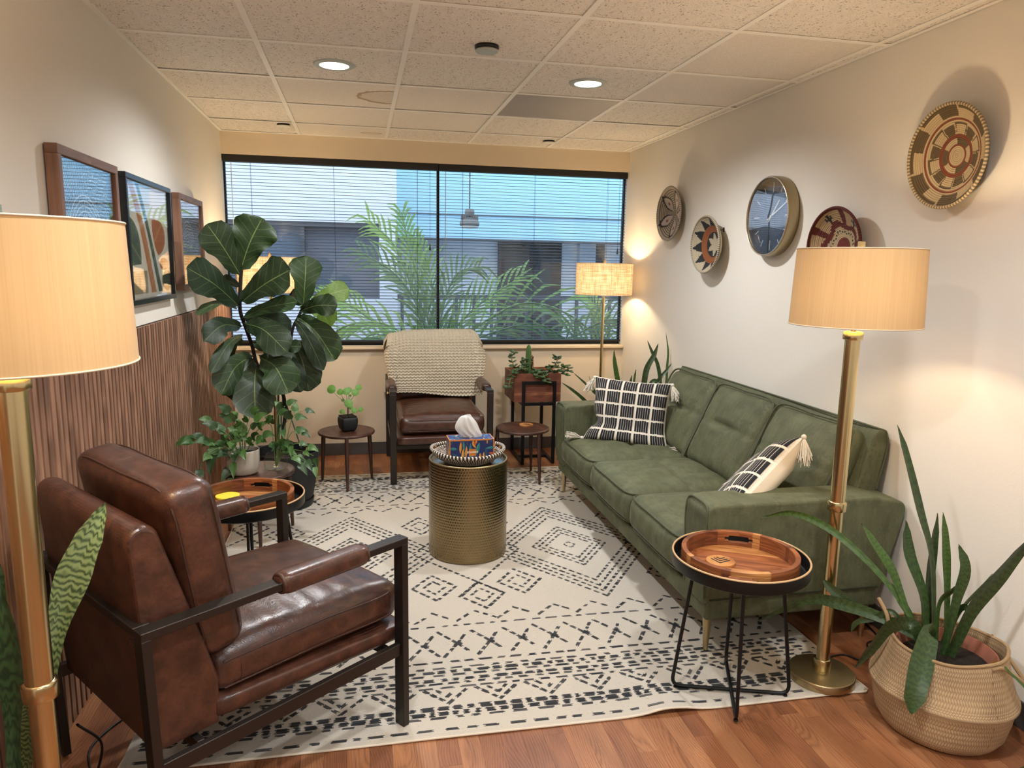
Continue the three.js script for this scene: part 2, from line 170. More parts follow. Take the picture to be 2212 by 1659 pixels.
const SNAKE1=[[[[1.826,0.265,-1.864],[1.8,0.573,-1.89],[1.77,0.707,-1.92],[1.727,0.895,-1.963],[1.704,0.983,-1.986]],0.029],[[[1.78,0.3,-1.868],[1.697,0.458,-1.95],[1.564,0.601,-2.084],[1.474,0.631,-2.174],[1.404,0.595,-2.244]],0.025],[[[1.762,0.299,-1.858],[1.693,0.336,-1.927],[1.6,0.351,-2.02],[1.527,0.345,-2.092],[1.407,0.215,-2.213]],0.043],[[[1.684,0.34,-1.949],[1.62,0.358,-2.014],[1.579,0.39,-2.054],[1.553,0.422,-2.08]],0.035],[[[1.773,0.281,-1.888],[1.742,0.399,-1.92],[1.71,0.502,-1.952],[1.666,0.583,-1.995],[1.638,0.637,-2.024]],0.035],[[[1.807,0.264,-1.883],[1.795,0.422,-1.895],[1.758,0.554,-1.932],[1.747,0.614,-1.943],[1.742,0.67,-1.948]],0.043],[[[1.842,0.249,-1.905],[1.832,0.41,-1.914],[1.83,0.581,-1.916],[1.83,0.702,-1.916]],0.035],[[[1.885,0.261,-1.875],[1.873,0.468,-1.888],[1.861,0.6,-1.9],[1.848,0.705,-1.913]],0.028],[[[1.846,0.241,-1.844],[1.859,0.432,-1.831],[1.868,0.553,-1.822],[1.85,0.624,-1.84]],0.035],[[[1.859,0.244,-1.831],[1.89,0.411,-1.8],[1.938,0.564,-1.752],[1.987,0.721,-1.703]],0.052],[[[1.895,0.29,-1.88],[1.916,0.394,-1.859],[1.963,0.529,-1.811]],0.02],[[[1.768,0.285,-1.837],[1.731,0.36,-1.79],[1.678,0.288,-1.75],[1.637,0.21,-1.72],[1.625,0.146,-1.712]],0.078],[[[1.728,0.314,-1.821],[1.71,0.365,-1.839],[1.669,0.341,-1.879],[1.637,0.257,-1.911],[1.604,0.167,-1.944]],0.052],[[[1.851,0.244,-1.881],[1.849,0.408,-1.883],[1.869,0.456,-1.863],[1.885,0.493,-1.848]],0.026],[[[1.864,0.267,-1.869],[1.88,0.371,-1.853],[1.899,0.412,-1.833],[1.91,0.384,-1.822]],0.023],[[[1.738,0.304,-1.881],[1.7,0.37,-1.919],[1.668,0.332,-1.951],[1.63,0.299,-1.989],[1.621,0.261,-1.999]],0.02],[[[1.816,0.262,-1.917],[1.793,0.335,-1.94],[1.765,0.39,-1.968],[1.747,0.433,-1.985]],0.029]];
const SNAKE2=[[[[1.787,0.594,-4.75],[1.752,0.759,-4.75],[1.739,0.825,-4.75],[1.732,0.906,-4.75]],0.037],[[[1.883,0.622,-4.58],[1.912,0.795,-4.58],[1.958,0.883,-4.58],[1.987,0.966,-4.58]],0.041],[[[2.01,0.652,-4.58],[1.992,0.813,-4.58],[1.943,0.909,-4.58],[1.905,0.988,-4.58]],0.026],[[[2.046,0.619,-4.58],[2.059,0.812,-4.58],[2.061,0.908,-4.58],[2.036,1.044,-4.58]],0.018],[[[1.948,0.621,-4.58],[2.01,0.723,-4.58],[2.058,0.78,-4.58],[2.093,0.828,-4.58]],0.026],[[[1.856,0.592,-4.75],[1.866,0.675,-4.75],[1.874,0.725,-4.75]],0.021],[[[1.884,0.592,-4.75],[1.895,0.708,-4.75],[1.903,0.767,-4.75]],0.018],[[[1.658,0.547,-4.75],[1.594,0.611,-4.75],[1.524,0.677,-4.75],[1.442,0.747,-4.75]],0.019],[[[1.592,0.482,-4.75],[1.518,0.563,-4.75],[1.439,0.627,-4.75],[1.361,0.68,-4.75]],0.025],[[[1.623,0.564,-4.75],[1.593,0.637,-4.75],[1.553,0.726,-4.75]],0.012],[[[1.992,0.62,-4.58],[2.013,0.732,-4.58],[1.988,0.813,-4.58]],0.024],[[[1.915,0.589,-4.58],[1.96,0.704,-4.58],[2.011,0.71,-4.58]],0.035]];
const SNAKE3=[[[[-0.677,0.552,-1.62],[-0.658,0.681,-1.66],[-0.627,0.792,-1.7],[-0.574,0.921,-1.74]],0.075],[[[-0.71,0.366,-1.52],[-0.712,0.522,-1.54],[-0.712,0.645,-1.56],[-0.74,0.812,-1.6]],0.07],[[[-0.768,0.219,-1.6],[-0.734,0.369,-1.62],[-0.728,0.463,-1.63],[-0.737,0.524,-1.64]],0.06],[[[-0.804,0.282,-1.6],[-0.788,0.555,-1.6],[-0.762,0.753,-1.62],[-0.755,0.876,-1.62]],0.05]];
const FRONDS=[[[[0.75,0.56,-7.6],[0.64,1.23,-7.75],[0.53,1.66,-7.9],[0.47,1.98,-8.05]],0.42],[[[0.72,0.57,-7.5],[0.57,1.09,-7.65],[0.36,1.37,-7.8],[0.03,1.58,-7.95]],0.45],[[[0.78,0.53,-7.8],[0.56,1.22,-7.95],[0.38,1.67,-8.1],[0.13,1.92,-8.25]],0.45],[[[0.79,0.6,-7.0],[1.2,0.89,-7.15],[1.66,1.09,-7.3],[2.2,0.96,-7.45],[2.74,0.54,-7.6]],0.62],[[[0.77,0.58,-7.4],[0.87,1.09,-7.55],[1.03,1.38,-7.7],[1.27,1.44,-7.85]],0.4],[[[0.67,0.58,-7.2],[0.24,0.87,-7.35],[-0.15,0.83,-7.5],[-0.41,0.6,-7.65]],0.45],[[[0.82,0.54,-7.7],[1.11,0.88,-7.85],[1.44,1.13,-8.0],[1.81,1.33,-8.15]],0.5],[[[1.94,0.52,-7.2],[2.33,0.8,-7.35],[2.74,0.91,-7.5],[3.05,0.77,-7.65]],0.45],[[[0.61,0.47,-7.9],[0.12,0.86,-8.05],[-0.18,1.05,-8.2],[-0.43,1.09,-8.35]],0.42],[[[0.83,0.54,-7.7],[0.78,1.13,-7.85],[0.74,1.47,-8.0],[0.63,1.72,-8.15]],0.4],[[[0.79,0.61,-6.8],[1.26,0.81,-6.95],[1.76,0.89,-7.1],[2.2,0.66,-7.25]],0.4],[[[2.52,0.41,-7.4],[2.61,0.75,-7.55],[2.59,1.0,-7.7],[2.5,1.14,-7.85]],0.35],[[[0.49,0.57,-6.9],[0.32,0.71,-7.05],[0.06,0.74,-7.2],[-0.17,0.55,-7.35]],0.35]];
// ---------- floor ----------
{ const floor = struct('floor'); part('subfloor', bx(XL - 0.12, XR + 0.12, -0.15, -0.009, ZB - 0.12, ZF + 0.12), M.dark, floor);
  const W = (XR - XL) / 45, far = [[], [], [], []];
  for (let i = 0; i < 45; i++) { let z = ZF + rr(0, 0.3); const x = XL + (i + 0.5) * W; while (z > ZB - 0.02) { const L = rr(0.3, 0.62), z0 = Math.max(z - L, ZB - 0.02), z1 = Math.min(z, ZF), zc = (z0 + z1) / 2, l = z1 - z0; z -= L; if (l < 0.03) continue;
      const k = Math.floor(rnd() * 4), g = new THREE.BoxGeometry(W - 0.0005, 0.009, l - 0.0006).translate(x, -0.0045, zc), ou = rnd(), ov = rnd(); uvBy(g, (X, Y, Z) => [(X - x) / 0.34 + ou, (Z - zc) / 1.1 + ov]);
      const near = z1 > -2.42 && z0 < -1.3, left = x < -0.6 && z1 < -2.3, back = z0 < -4.9;
      if (near || left || back) part('plank', g, M.plank[k], floor); else far[k].push(g); } }
  far.forEach((a, k) => { const m = part('plank', mergeGeometries(a), M.plank[k], floor); m.userData.kind = 'stuff'; }); }
// ---------- walls ----------
{ const L = struct('wall_left'); part('plaster', boxUV(bx(XL - 0.12, XL, 0, H + 0.2, ZB - 0.12, ZF + 0.12)), M.wall, L);
  part('slat_backing', bx(XL, XL + 0.006, 0, 1.185, ZB, -0.4), M.slatBack, L);
  const gs = [0, 1, 2, 3].map((k) => boxUV(new RoundedBoxGeometry(0.014, 1.182, 0.027, 1, 0.0015), 1.1, [k * 0.23, k * 0.37]));
  for (let i = 0, z = ZB + 0.018; z < -0.4; z += 0.04, i++) { const m = part('slat', gs[i % 4], (i * 7) % 5 < 3 ? M.slat : M.slatB, L); m.position.set(XL + 0.013, 0.5915, z); }
  struct('wall_right', boxUV(bx(XR, XR + 0.12, 0, H + 0.2, ZB - 0.12, ZF + 0.12)), M.wall);
  struct('wall_front', boxUV(bx(XL - 0.12, XR + 0.12, 0, H + 0.2, ZF, ZF + 0.12)), M.wall);
  const B = struct('wall_back'); part('plaster', boxUV(bx(XL, XR, 0, 0.838, ZB - 0.12, ZB)), M.wallBack, B); part('plaster', boxUV(bx(XL, XR, 2.215, H + 0.2, ZB - 0.12, ZB)), M.wallBack, B);
  struct('baseboard_back', rbx(XL + 0.03, XR, 0, 0.095, ZB, ZB + 0.007, 0.003, 1), M.base); struct('baseboard_right', rbx(XR - 0.007, XR, 0, 0.095, ZB, ZF, 0.003, 1), M.base);
  struct('baseboard_front', rbx(XL, XR, 0, 0.095, ZF - 0.007, ZF, 0.003, 1), M.base); }
// ---------- ceiling ----------
{ const C = struct('ceiling'); part('deck', bx(XL - 0.12, XR + 0.12, H + 0.05, H + 0.2, ZB - 0.12, ZF + 0.12), M.dark, C);
  const xs = [XL, -0.3993, 0.2103, 0.8199, 1.4295, 2.0391, XR], zs = [ZB]; for (let j = 3; -3.3057 - j * 0.6096 < ZF; j--) zs.push(-3.3057 - j * 0.6096); zs.push(ZF);
  const plain = { '1,1': 1, '2,1': 1, '1,2': 1, '2,2': 1, '4,3': 1, '4,4': 1, '1,0': 1 };
  for (let i = 0; i < 6; i++) for (let j = 0; j + 1 < zs.length; j++) { if (i === 3 && j === 2) continue;
    const x0 = xs[i], x1 = xs[i + 1], z0 = zs[j], z1 = zs[j + 1], g = bx(x0, x1, H, H + 0.016, z0, z1), o = [rnd(), rnd()]; const st = i === 1 && j === 2, st2 = i === 1 && j === 0;
    uvBy(g, st || st2 ? (X, Y, Z) => [(X - x0) / (x1 - x0), (Z - z0) / (z1 - z0)] : (X, Y, Z) => [X / 0.61 + o[0], Z / 0.61 + o[1]]);
    part('ceiling_tile', g, st ? M.tileStain : st2 ? M.tileStain2 : plain[i + ',' + j] ? M.tilePlain : M.tile, C).position.y = rr(-0.0005, 0.0025); }
  for (let i = 1; i < 6; i++) part('grid_bar', rbx(xs[i] - 0.012, xs[i] + 0.012, H - 0.004, H, ZB, ZF, 0.001, 1), M.tbar, C);
  for (let j = 1; j + 1 < zs.length; j++) part('grid_bar', rbx(XL, XR, H - 0.0045, H - 0.0005, zs[j] - 0.012, zs[j] + 0.012, 0.001, 1), M.tbar, C);
  part('wall_angle', bx(XL, XL + 0.018, H - 0.004, H, ZB, ZF), M.tbar, C); part('wall_angle', bx(XR - 0.018, XR - 0.003, H - 0.004, H, ZB, ZF), M.tbar, C); part('wall_angle', bx(XL, XR, H - 0.004, H, ZB, ZB + 0.018), M.tbar, C);
  const v = thing('ceiling_vent', 'grey perforated metal air grille filling one ceiling panel near the window', 'vent', [1.1247, 0, -4.22]);
  const vg = bx(-0.29, 0.29, H, H + 0.012, -0.29, 0.29); uvBy(vg, (x, y, z) => [x / 0.12, z / 0.12]); part('grille', vg, M.vent, v);
  for (const s of [-1, 1]) { part('frame', bx(s * 0.2935 - 0.0035, s * 0.2935 + 0.0035, H - 0.002, H + 0.012, -0.293, 0.293), M.tbar, v); part('frame', bx(-0.29, 0.29, H - 0.002, H + 0.012, s * 0.2935 - 0.0035, s * 0.2935 + 0.0035), M.tbar, v); }
  const lens = std({ color: 0xffffff, emissive: 0xfff6ea, emissiveIntensity: 5, roughness: 0.6 });
  const spots = [[-0.0945, -3.61, 'round recessed ceiling downlight on the left, lit white'], [1.1247, -3.61, 'round recessed ceiling downlight beside the grey air grille, lit white'], [-0.0945, -1.17, 'round recessed ceiling downlight overhead on the left'], [1.1247, -1.17, 'round recessed ceiling downlight overhead on the right'], [-0.0945, 1.27, 'round recessed ceiling downlight behind the viewer on the left'], [1.1247, 1.27, 'round recessed ceiling downlight behind the viewer on the right']];
  for (const [x, z, lab] of spots) { const d = thing('downlight', lab, 'ceiling light', [x, H, z], 0, 'recessed downlights');
    part('trim_ring', lathe([[0.066, 0.0], [0.066, -0.006], [0.07, -0.0085], [0.088, -0.007], [0.0935, -0.003], [0.0935, 0]], 48), M.plasticGrey, d); part('lens', cyl(0.066, 0.066, -0.0065, -0.002, 40), lens, d);
    const s = new THREE.SpotLight(DOWNLIGHT_COLOR, DOWNLIGHT, 0, 1.4, 0.5); s.position.set(0, -0.012, 0); s.target.position.set(0, -1, 0); s.shadow.radius = 3.2; d.add(s, s.target); }
  const sd = thing('smoke_detector', 'flat round grey ceiling detector between the two downlights', 'smoke detector', [0.536, H, -3.14]); part('base_ring', lathe([[0, 0], [0.05, 0], [0.05, -0.012], [0.043, -0.014], [0, -0.014]], 40), M.dark, sd); part('cover', lathe([[0, -0.026], [0.044, -0.026], [0.048, -0.023], [0.048, -0.016], [0, -0.016]], 40), M.plasticGrey, sd);
  for (const [x, z, lab] of [[-0.473, -5.21, 'small round ceiling sprinkler cap in the left corner by the window'], [1.368, -5.29, 'small round ceiling sprinkler cap above the right half of the window']]) { const s = thing('sprinkler', lab, 'sprinkler', [x, H, z]); part('recess_ring', lathe([[0, 0], [0.04, 0], [0.04, -0.008], [0, -0.008]], 32), M.dark, s); part('cap', lathe([[0, -0.016], [0.044, -0.016], [0.046, -0.011], [0, -0.011]], 32), M.tbar, s); } }
// ---------- window and blinds ----------
{ const w = struct('window_1'), z0 = ZB - 0.115, z1 = ZB - 0.08;
  part('frame_rail', rbx(XL, XR, 0.838, 0.885, z0, z1, 0.003, 1), M.dark, w); part('frame_rail', rbx(XL, XR, 2.17, 2.215, z0, z1, 0.003, 1), M.dark, w);
  part('frame_post', rbx(XL, XL + 0.012, 0.885, 2.17, z0, z1, 0.003, 1), M.dark, w); part('frame_post', rbx(XR - 0.012, XR, 0.885, 2.17, z0, z1, 0.003, 1), M.dark, w); part('frame_post', rbx(0.592, 0.612, 0.885, 2.17, z0, z1, 0.003, 1), M.dark, w);
  part('pane', bx(XL + 0.012, 0.592, 0.885, 2.17, ZB - 0.1, ZB - 0.096), M.glass, w); part('pane', bx(0.612, XR - 0.012, 0.885, 2.17, ZB - 0.1, ZB - 0.096), M.glass, w);
  part('sill', rbx(XL, XR - 0.002, 0.822, 0.846, ZB - 0.08, ZB + 0.035, 0.006, 3), M.sill, w);
  const slatMat = std({ color: 0x3a3d42, roughness: 0.42, metalness: 0.2 });
  for (const [x0, x1, lab] of [[XL + 0.008, 0.594, 'open dark horizontal blind over the left half of the window, behind the fig'], [0.606, XR - 0.008, 'open dark horizontal blind over the right half of the window, beside the floor lamp']]) {
    const b = thing('window_blind', lab, 'blind', [0, 0, ZB - 0.042], 0, 'window blinds'); part('headrail', rbx(x0 - 0.004, x1 + 0.004, 2.166, 2.213, -0.018, 0.02, 0.003, 1), M.dark, b); part('bottom_rail', rbx(x0, x1, 0.872, 0.887, -0.013, 0.013, 0.003, 1), M.dark, b);
    const L = x1 - x0, cs = [[-0.0125, 0], [-0.006, 0.0022], [0, 0.003], [0.006, 0.0022], [0.0125, 0], [0.0125, -0.0007], [0.006, 0.0015], [0, 0.0023], [-0.006, 0.0015], [-0.0125, -0.0006]];
    const sh = new THREE.Shape(cs.map((c) => new THREE.Vector2(...c))), g = new THREE.ExtrudeGeometry(sh, { depth: L, bevelEnabled: false }).rotateY(Math.PI / 2).translate(x0, 0, 0);
    for (let y = 0.905, i = 0; y < 2.155; y += 0.0229, i++) { const m = part('slat', g, slatMat, b); m.position.y = y; m.rotation.x = 0.11 + 0.015 * Math.sin(i * 2.1); }
    for (const f of [0.12, 0.5, 0.9]) for (const dz of [-0.0135, 0.0135]) part('ladder_cord', cyl(0.0009, 0.0009, 0.88, 2.17, 5).translate(x0 + L * f, 0, dz), M.dark, b);
    const wx = x0 + (x0 < 0 ? 0.055 : 0.045); part('tilt_wand', cyl(0.0025, 0.0025, 1.25, 2.16, 8).translate(wx, 0, 0.024), M.plasticGrey, b);
    const px = x1 - 0.06; part('pull_cord', cyl(0.0012, 0.0012, 1.62, 2.16, 5).translate(px, 0, 0.024), M.dark, b); part('cord_tassel', cyl(0.008, 0.003, 1.575, 1.62, 10).translate(px, 0, 0.024), M.dark, b); } }
// ---------- the courtyard outside ----------
{ const pale = std({ color: 0xd4d6de, roughness: 0.9 }), blue = std({ color: 0xa6cee2, roughness: 0.85 }), grey = std({ color: 0xc2c8cf, roughness: 0.9 }), pane = std({ color: 0x616b79, roughness: 0.12, metalness: 0.1 }), backM = std({ color: 0xe4e8ec, roughness: 0.9 }), doorM = std({ color: 0x3d3c3c, roughness: 0.6 }), rail = std({ color: 0x4a4d52, roughness: 0.5 }), colM = std({ color: 0xc9ced6, roughness: 0.8 });
  struct('ground', bx(-14, 16, -3.4, -3.2, -20, ZB - 0.12), grey);
  const fac = struct('wall_outer'); part('plaster', bx(-8, XL - 0.12, -3.2, 4, ZB - 0.12, ZB), pale, fac); part('plaster', bx(XR + 0.12, 10, -3.2, 4, ZB - 0.12, ZB), pale, fac); part('plaster', bx(XL - 0.12, XR + 0.12, -3.2, -0.15, ZB - 0.12, ZB), pale, fac);
  const a = thing('courtyard_building', 'pale lilac building with a dark band of windows across the courtyard', 'building');
  part('wall', bx(-8, 0.46, 1.94, 5.5, -9.4, -9), pale, a); part('wall', bx(-8, 0.46, -3.2, 1.04, -9.4, -9), pale, a); part('wall', bx(0.25, 0.46, 1.04, 1.94, -9.4, -9), pale, a); part('wall', bx(-8, -3.4, 1.04, 1.94, -9.4, -9), pale, a);
  for (let i = 0; i < 4; i++) { const x0 = -3.4 + i * 0.9125, x1 = x0 + 0.9125; const f = part('window', bx(x0, x0 + 0.04, 1.04, 1.94, -9.2, -9.05), rail, a); part('pane', bx(x0 + 0.04, x1, 1.04, 1.94, -9.2, -9.17), pane, f); }
  part('window_lintel', bx(-3.4, 0.25, 1.89, 1.94, -9.2, -9.02), rail, a);
  const b = thing('courtyard_building', 'bright blue upper facade over a shaded walkway with dark doors', 'building');
  part('upper_wall', bx(0.46, 9, 1.86, 5.5, -11.3, -11), blue, b); part('drip_edge', bx(0.46, 9, 1.83, 1.86, -11.3, -10.97), rail, b); part('ledge', bx(0.46, 9, 2.2, 2.215, -11, -10.98), rail, b); part('soffit', bx(0.46, 9, 1.9, 2.05, -12.3, -11.3), backM, b); part('back_wall', bx(0.46, 9, -0.2, 1.9, -12.3, -11.85), backM, b); part('walkway', bx(0.46, 9, -0.45, -0.2, -13.6, -10.8), pale, b); part('lower_wall', bx(0.46, 9, -3.2, -0.45, -11.6, -11.2), blue, b); part('end_wall', bx(0.3, 0.46, -3.2, 5.5, -13.6, -9.4), pale, b);
  part('side_wall', bx(9, 9.3, -3.2, 5.5, -13.6, -6), blue, b);
  for (const [x0, x1] of [[2.29, 3.32], [3.8, 4.07], [5.3, 6.2]]) { const d = part('door', bx(x0, x1, -0.2, 1.86, -11.86, -11.8), doorM, b); part('door_frame', bx(x0 - 0.05, x0, -0.2, 1.88, -11.86, -11.77), rail, d); }
  for (const x of [1.05, 3.6, 4.75]) part('column', bx(x, x + 0.28, -0.2, 1.86, -11.86, -11.7), colM, b);
  const r = thing('balcony_railing', 'dark metal railing of thin upright bars along the walkway outside', 'railing');
  part('top_rail', bx(0.46, 9, 0.96, 1.02, -10.9, -10.84), rail, r); part('bottom_rail', bx(0.46, 9, -0.15, -0.1, -10.9, -10.85), rail, r); for (let x = 0.6; x < 7; x += 0.27) part('baluster', bx(x, x + 0.045, -0.15, 0.96, -10.89, -10.85), rail, r);
  const pd = thing('pendant_light', 'grey round industrial pendant lamp hanging outside the window', 'pendant lamp', [1.195, 1.95, -8]); pd.scale.set(0.52, 1, 0.52);
  part('rod', cyl(0.012, 0.012, 0.1, 1.5, 8), M.dark, pd); part('canopy', lathe([[0, 1.53], [0.07, 1.53], [0.07, 1.5], [0, 1.5]], 20), M.dark, pd); part('driver', lathe([[0, 0.12], [0.085, 0.12], [0.1, 0.1], [0.1, 0.03], [0, 0.03]], 24), M.potGrey, pd); part('housing', lathe([[0.1, 0.03], [0.16, 0.02], [0.21, -0.03], [0.2, -0.06], [0, -0.06]], 32), M.potGrey, pd); part('lens', lathe([[0.185, -0.06], [0.17, -0.085], [0, -0.095]], 32), M.white, pd);
  for (let i = 0; i < 20; i++) { const f = part('fin', bx(0.1, 0.185, 0, 0.045, -0.004, 0.004), M.potGrey, pd); f.rotation.y = i * Math.PI / 10; }
  const bm = struct('beam_outer', bx(-8, 9.3, 3.49, 3.7, -8.15, -7.85), grey);
  const palm = (name, lab, idx, base) => { const p = thing(name, lab, 'palm', base, 0, 'palms outside the window'); part('trunk', taper([0, -3.2 - base[1], 0], [0, 0, 0], 0.13, 0.07, 10), M.bark, p);
    for (const k of idx) { const [pts, len] = FRONDS[k], P = [[0, 0.0, 0], ...pts.map((q) => [q[0] - base[0], q[1] - base[1], q[2] - base[2]])], c = new THREE.CatmullRomCurve3(P.map((q) => V(...q)), false, 'centripetal'), gs = [new THREE.TubeGeometry(c, 24, 0.011, 5)]; const n = 18;
      for (let i = 4; i <= n; i++) for (const s of [-1, 1]) { const t = i / n, q = c.getPoint(t), tg = c.getTangent(t), sd = new THREE.Vector3().crossVectors(tg, V(0, 0.35, 1)).normalize().multiplyScalar(s), l = len * (0.62 + 0.5 * Math.sin(Math.PI * Math.min(1, t * 1.05))) * rr(0.8, 1.1), e = q.clone().addScaledVector(sd, l * 0.5).addScaledVector(tg, l * 0.86), mid = q.clone().lerp(e, 0.5).add(V(0, 0.03, 0)); e.y -= l * rr(0.05, 0.3); e.z += rr(-0.1, 0.1); gs.push(leafGeo([q.toArray(), mid.toArray(), e.toArray()], 0.03, (u) => Math.max(0.05, Math.sin(Math.PI * Math.min(0.97, 0.12 + u * 0.88))), V(rr(-0.4, 0.4), 0.5, 1), { n: 4, m: 1 })); }
      gs.forEach((g) => { for (const k of Object.keys(g.attributes)) if (!['position', 'normal', 'uv'].includes(k)) g.deleteAttribute(k); });
      part('frond', mergeGeometries(gs), M.palm[k % 3], p); } };
  palm('palm', 'tall feathery palm standing mid window outside', [0, 1, 2, 4, 6, 9, 3, 5], [0.72, 0.35, -7.5]); palm('palm', 'lower palm spreading behind the right floor lamp outside', [7, 10, 11], [2.6, 0.1, -7.4]); palm('palm', 'low palm behind the fig leaves outside', [8, 12], [-0.1, 0.2, -7.5]); }
// ---------- rug ----------
{ const RX0 = -0.705, RX1 = 1.745, RZ0 = -5.0, RZ1 = -2.05, W = RX1 - RX0, L = RZ1 - RZ0, cx = 0.5, cz = -3.515;
  const draw = (c, w, h) => { const k = w / W; c.fillStyle = '#c6beb0'; c.fillRect(0, 0, w, h);
    for (let i = 0; i < 26000; i++) { const a = rnd(); c.fillStyle = a < 0.35 ? 'rgba(150,138,122,0.35)' : a < 0.5 ? 'rgba(110,102,94,0.4)' : 'rgba(214,207,194,0.4)'; c.fillRect(rnd() * w, rnd() * h, rr(1, 4), rr(0.8, 1.8)); }
    const X = (x) => (x - RX0) * k, Z = (z) => (z - RZ0) * k;
    const dash = (x, z, ax, az, len, wid) => { const n = Math.max(3, Math.round(wid * k / 1.7)); for (let i = 0; i < n; i++) { const o = (i / (n - 1) - 0.5) * wid, j0 = rr(-0.007, 0.003), j1 = rr(-0.003, 0.007); c.strokeStyle = rnd() < 0.9 ? 'rgb(33,35,39)' : 'rgb(60,60,62)'; c.lineWidth = 2.1; c.beginPath(); c.moveTo(X(x - ax * (len / 2 + j0) - az * o), Z(z - az * (len / 2 + j0) + ax * o)); c.lineTo(X(x + ax * (len / 2 + j1) - az * o), Z(z + az * (len / 2 + j1) + ax * o)); c.stroke(); } };
    const line = (x0, z0, x1, z1, len = 0.034, gap = 0.02, wid = 0.0095) => { const D = Math.hypot(x1 - x0, z1 - z0), ax = (x1 - x0) / D, az = (z1 - z0) / D; let t = rr(0.2, 1) * len / 2; while (t < D) { const l = len * rr(0.7, 1.25); if (t + l / 2 > D) break; dash(x0 + ax * t, z0 + az * t, ax, az, l, wid * rr(0.85, 1.2)); t += l + gap * rr(0.8, 1.3); } };
    const dia = (x, z, hx, hz, ...o) => { line(x, z - hz, x + hx, z, ...o); line(x + hx, z, x, z + hz, ...o); line(x, z + hz, x - hx, z, ...o); line(x - hx, z, x, z - hz, ...o); };
    for (const s of [1, -1]) { const e = s > 0 ? RZ1 : RZ0, y = (d) => e - s * d, row = (d, len, gap, wid) => { let x = RX0 + 0.03; while (x < RX1 - 0.04) { const l = len * rr(0.5, 1.5); dash(x + l / 2, y(d), 1, 0, Math.min(l, RX1 - 0.03 - x), wid * rr(0.8, 1.2)); x += l + gap * rr(0.7, 1.5); } };
      row(0.032, 0.036, 0.028, 0.009); row(0.093, 0.034, 0.026, 0.008); row(0.115, 0.031, 0.016, 0.021); row(0.143, 0.03, 0.016, 0.02);
      for (let x = RX0 + 0.09; x < RX1; x += 0.178) { line(x - 0.075, y(0.25), x, y(0.17), 0.026, 0.012, 0.01); line(x, y(0.17), x + 0.075, y(0.25), 0.026, 0.012, 0.01); line(x - 0.035, y(0.25), x, y(0.21), 0.024, 0.012, 0.01); line(x, y(0.21), x + 0.035, y(0.25), 0.024, 0.012, 0.01); }
      row(0.262, 0.036, 0.022, 0.008); row(0.288, 0.032, 0.022, 0.009); row(0.31, 0.03, 0.018, 0.015); row(0.34, 0.034, 0.024, 0.009); row(0.362, 0.03, 0.018, 0.016); row(0.386, 0.036, 0.028, 0.009); row(0.428, 0.034, 0.022, 0.01);
      for (let x = RX0 + 0.02; x < RX1 - 0.1; x += 0.13) { const zt = 0.65, zm = 0.555, zb = 0.46, o = [0.03, 0.013, 0.0105]; line(x, y(zm), x + 0.045, y(zt - 0.015), ...o); line(x + 0.065, y(zt), x + 0.13, y(zm), ...o); line(x, y(zm), x + 0.05, y(zb + 0.01), ...o); line(x + 0.07, y(zb + 0.005), x + 0.13, y(zm), ...o); dash(x, y(zm), 1, 0, 0.028, 0.015); }
      row(0.7, 0.036, 0.024, 0.0085);
      for (let x = RX0 + 0.03; x < RX1 - 0.1; x += 0.175) { line(x, y(0.735), x + 0.085, y(0.815), 0.032, 0.018, 0.0095); line(x + 0.085, y(0.815), x + 0.175, y(0.735), 0.032, 0.018, 0.0095); } }
    for (const x of [cx - 0.565, cx + 0.575, cx + 1.715, cx - 1.705]) { for (const q of [0.61, 0.555, 0.5, 0.44]) dia(x, cz, q / 1.345, q, 0.026, 0.014, 0.0095); for (const q of [0.268, 0.222, 0.172]) dia(x, cz, q / 1.33, q, 0.026, 0.014, 0.009); dia(x, cz, 0.03, 0.04, 0.018, 0.01, 0.007); }
    for (const x of [cx, cx + 1.14, cx - 1.13]) for (const s of [1, -1]) { for (const [dx, dz] of [[-0.185, 0.4], [0.215, 0.39], [0.02, 0.505]]) { dia(x + dx, cz + s * dz, 0.1, 0.132, 0.03, 0.014, 0.011); dia(x + dx, cz + s * dz, 0.05, 0.066, 0.024, 0.012, 0.009); }
      line(x + 0.12, cz + s * 0.5, x - 0.26, cz - s * 0.0, 0.028, 0.014, 0.01); line(x - 0.07, cz + s * 0.5, x + 0.3, cz, 0.028, 0.014, 0.01); }
    c.strokeStyle = '#c3b9a8'; c.lineWidth = 3; c.strokeRect(8, 8, w - 16, h - 16); };
  const map = canvasTex(1700, Math.round(1700 * L / W), draw);
  const nx = 70, nz = 80, pos = [], uv = [], ix = []; const lift = (x, z) => 0.0085 + 0.02 * Math.exp(-(((x - 1.0) / 0.09) ** 2)) * Math.exp(-((RZ1 - z) / 0.16)) + 0.0015 * Math.sin(x * 5 + z * 3);
  for (let j = 0; j <= nz; j++) for (let i = 0; i <= nx; i++) { const x = RX0 + W * i / nx, z = RZ0 + L * j / nz; let X = x, Zz = z + 0.012 * ((x - cx) / 1.2) * (j / nz) ; pos.push(X, lift(x, z), Zz); uv.push(i / nx, 1 - j / nz); }
  const K = nx + 1; for (let j = 0; j < nz; j++) for (let i = 0; i < nx; i++) { const a = j * K + i; ix.push(a, a + K, a + 1, a + 1, a + K, a + K + 1); }
  const edge = []; for (let i = 0; i <= nx; i++) edge.push(i); for (let j = 1; j <= nz; j++) edge.push(j * K + nx); for (let i = nx - 1; i >= 0; i--) edge.push(nz * K + i); for (let j = nz - 1; j >= 0; j--) edge.push(j * K);
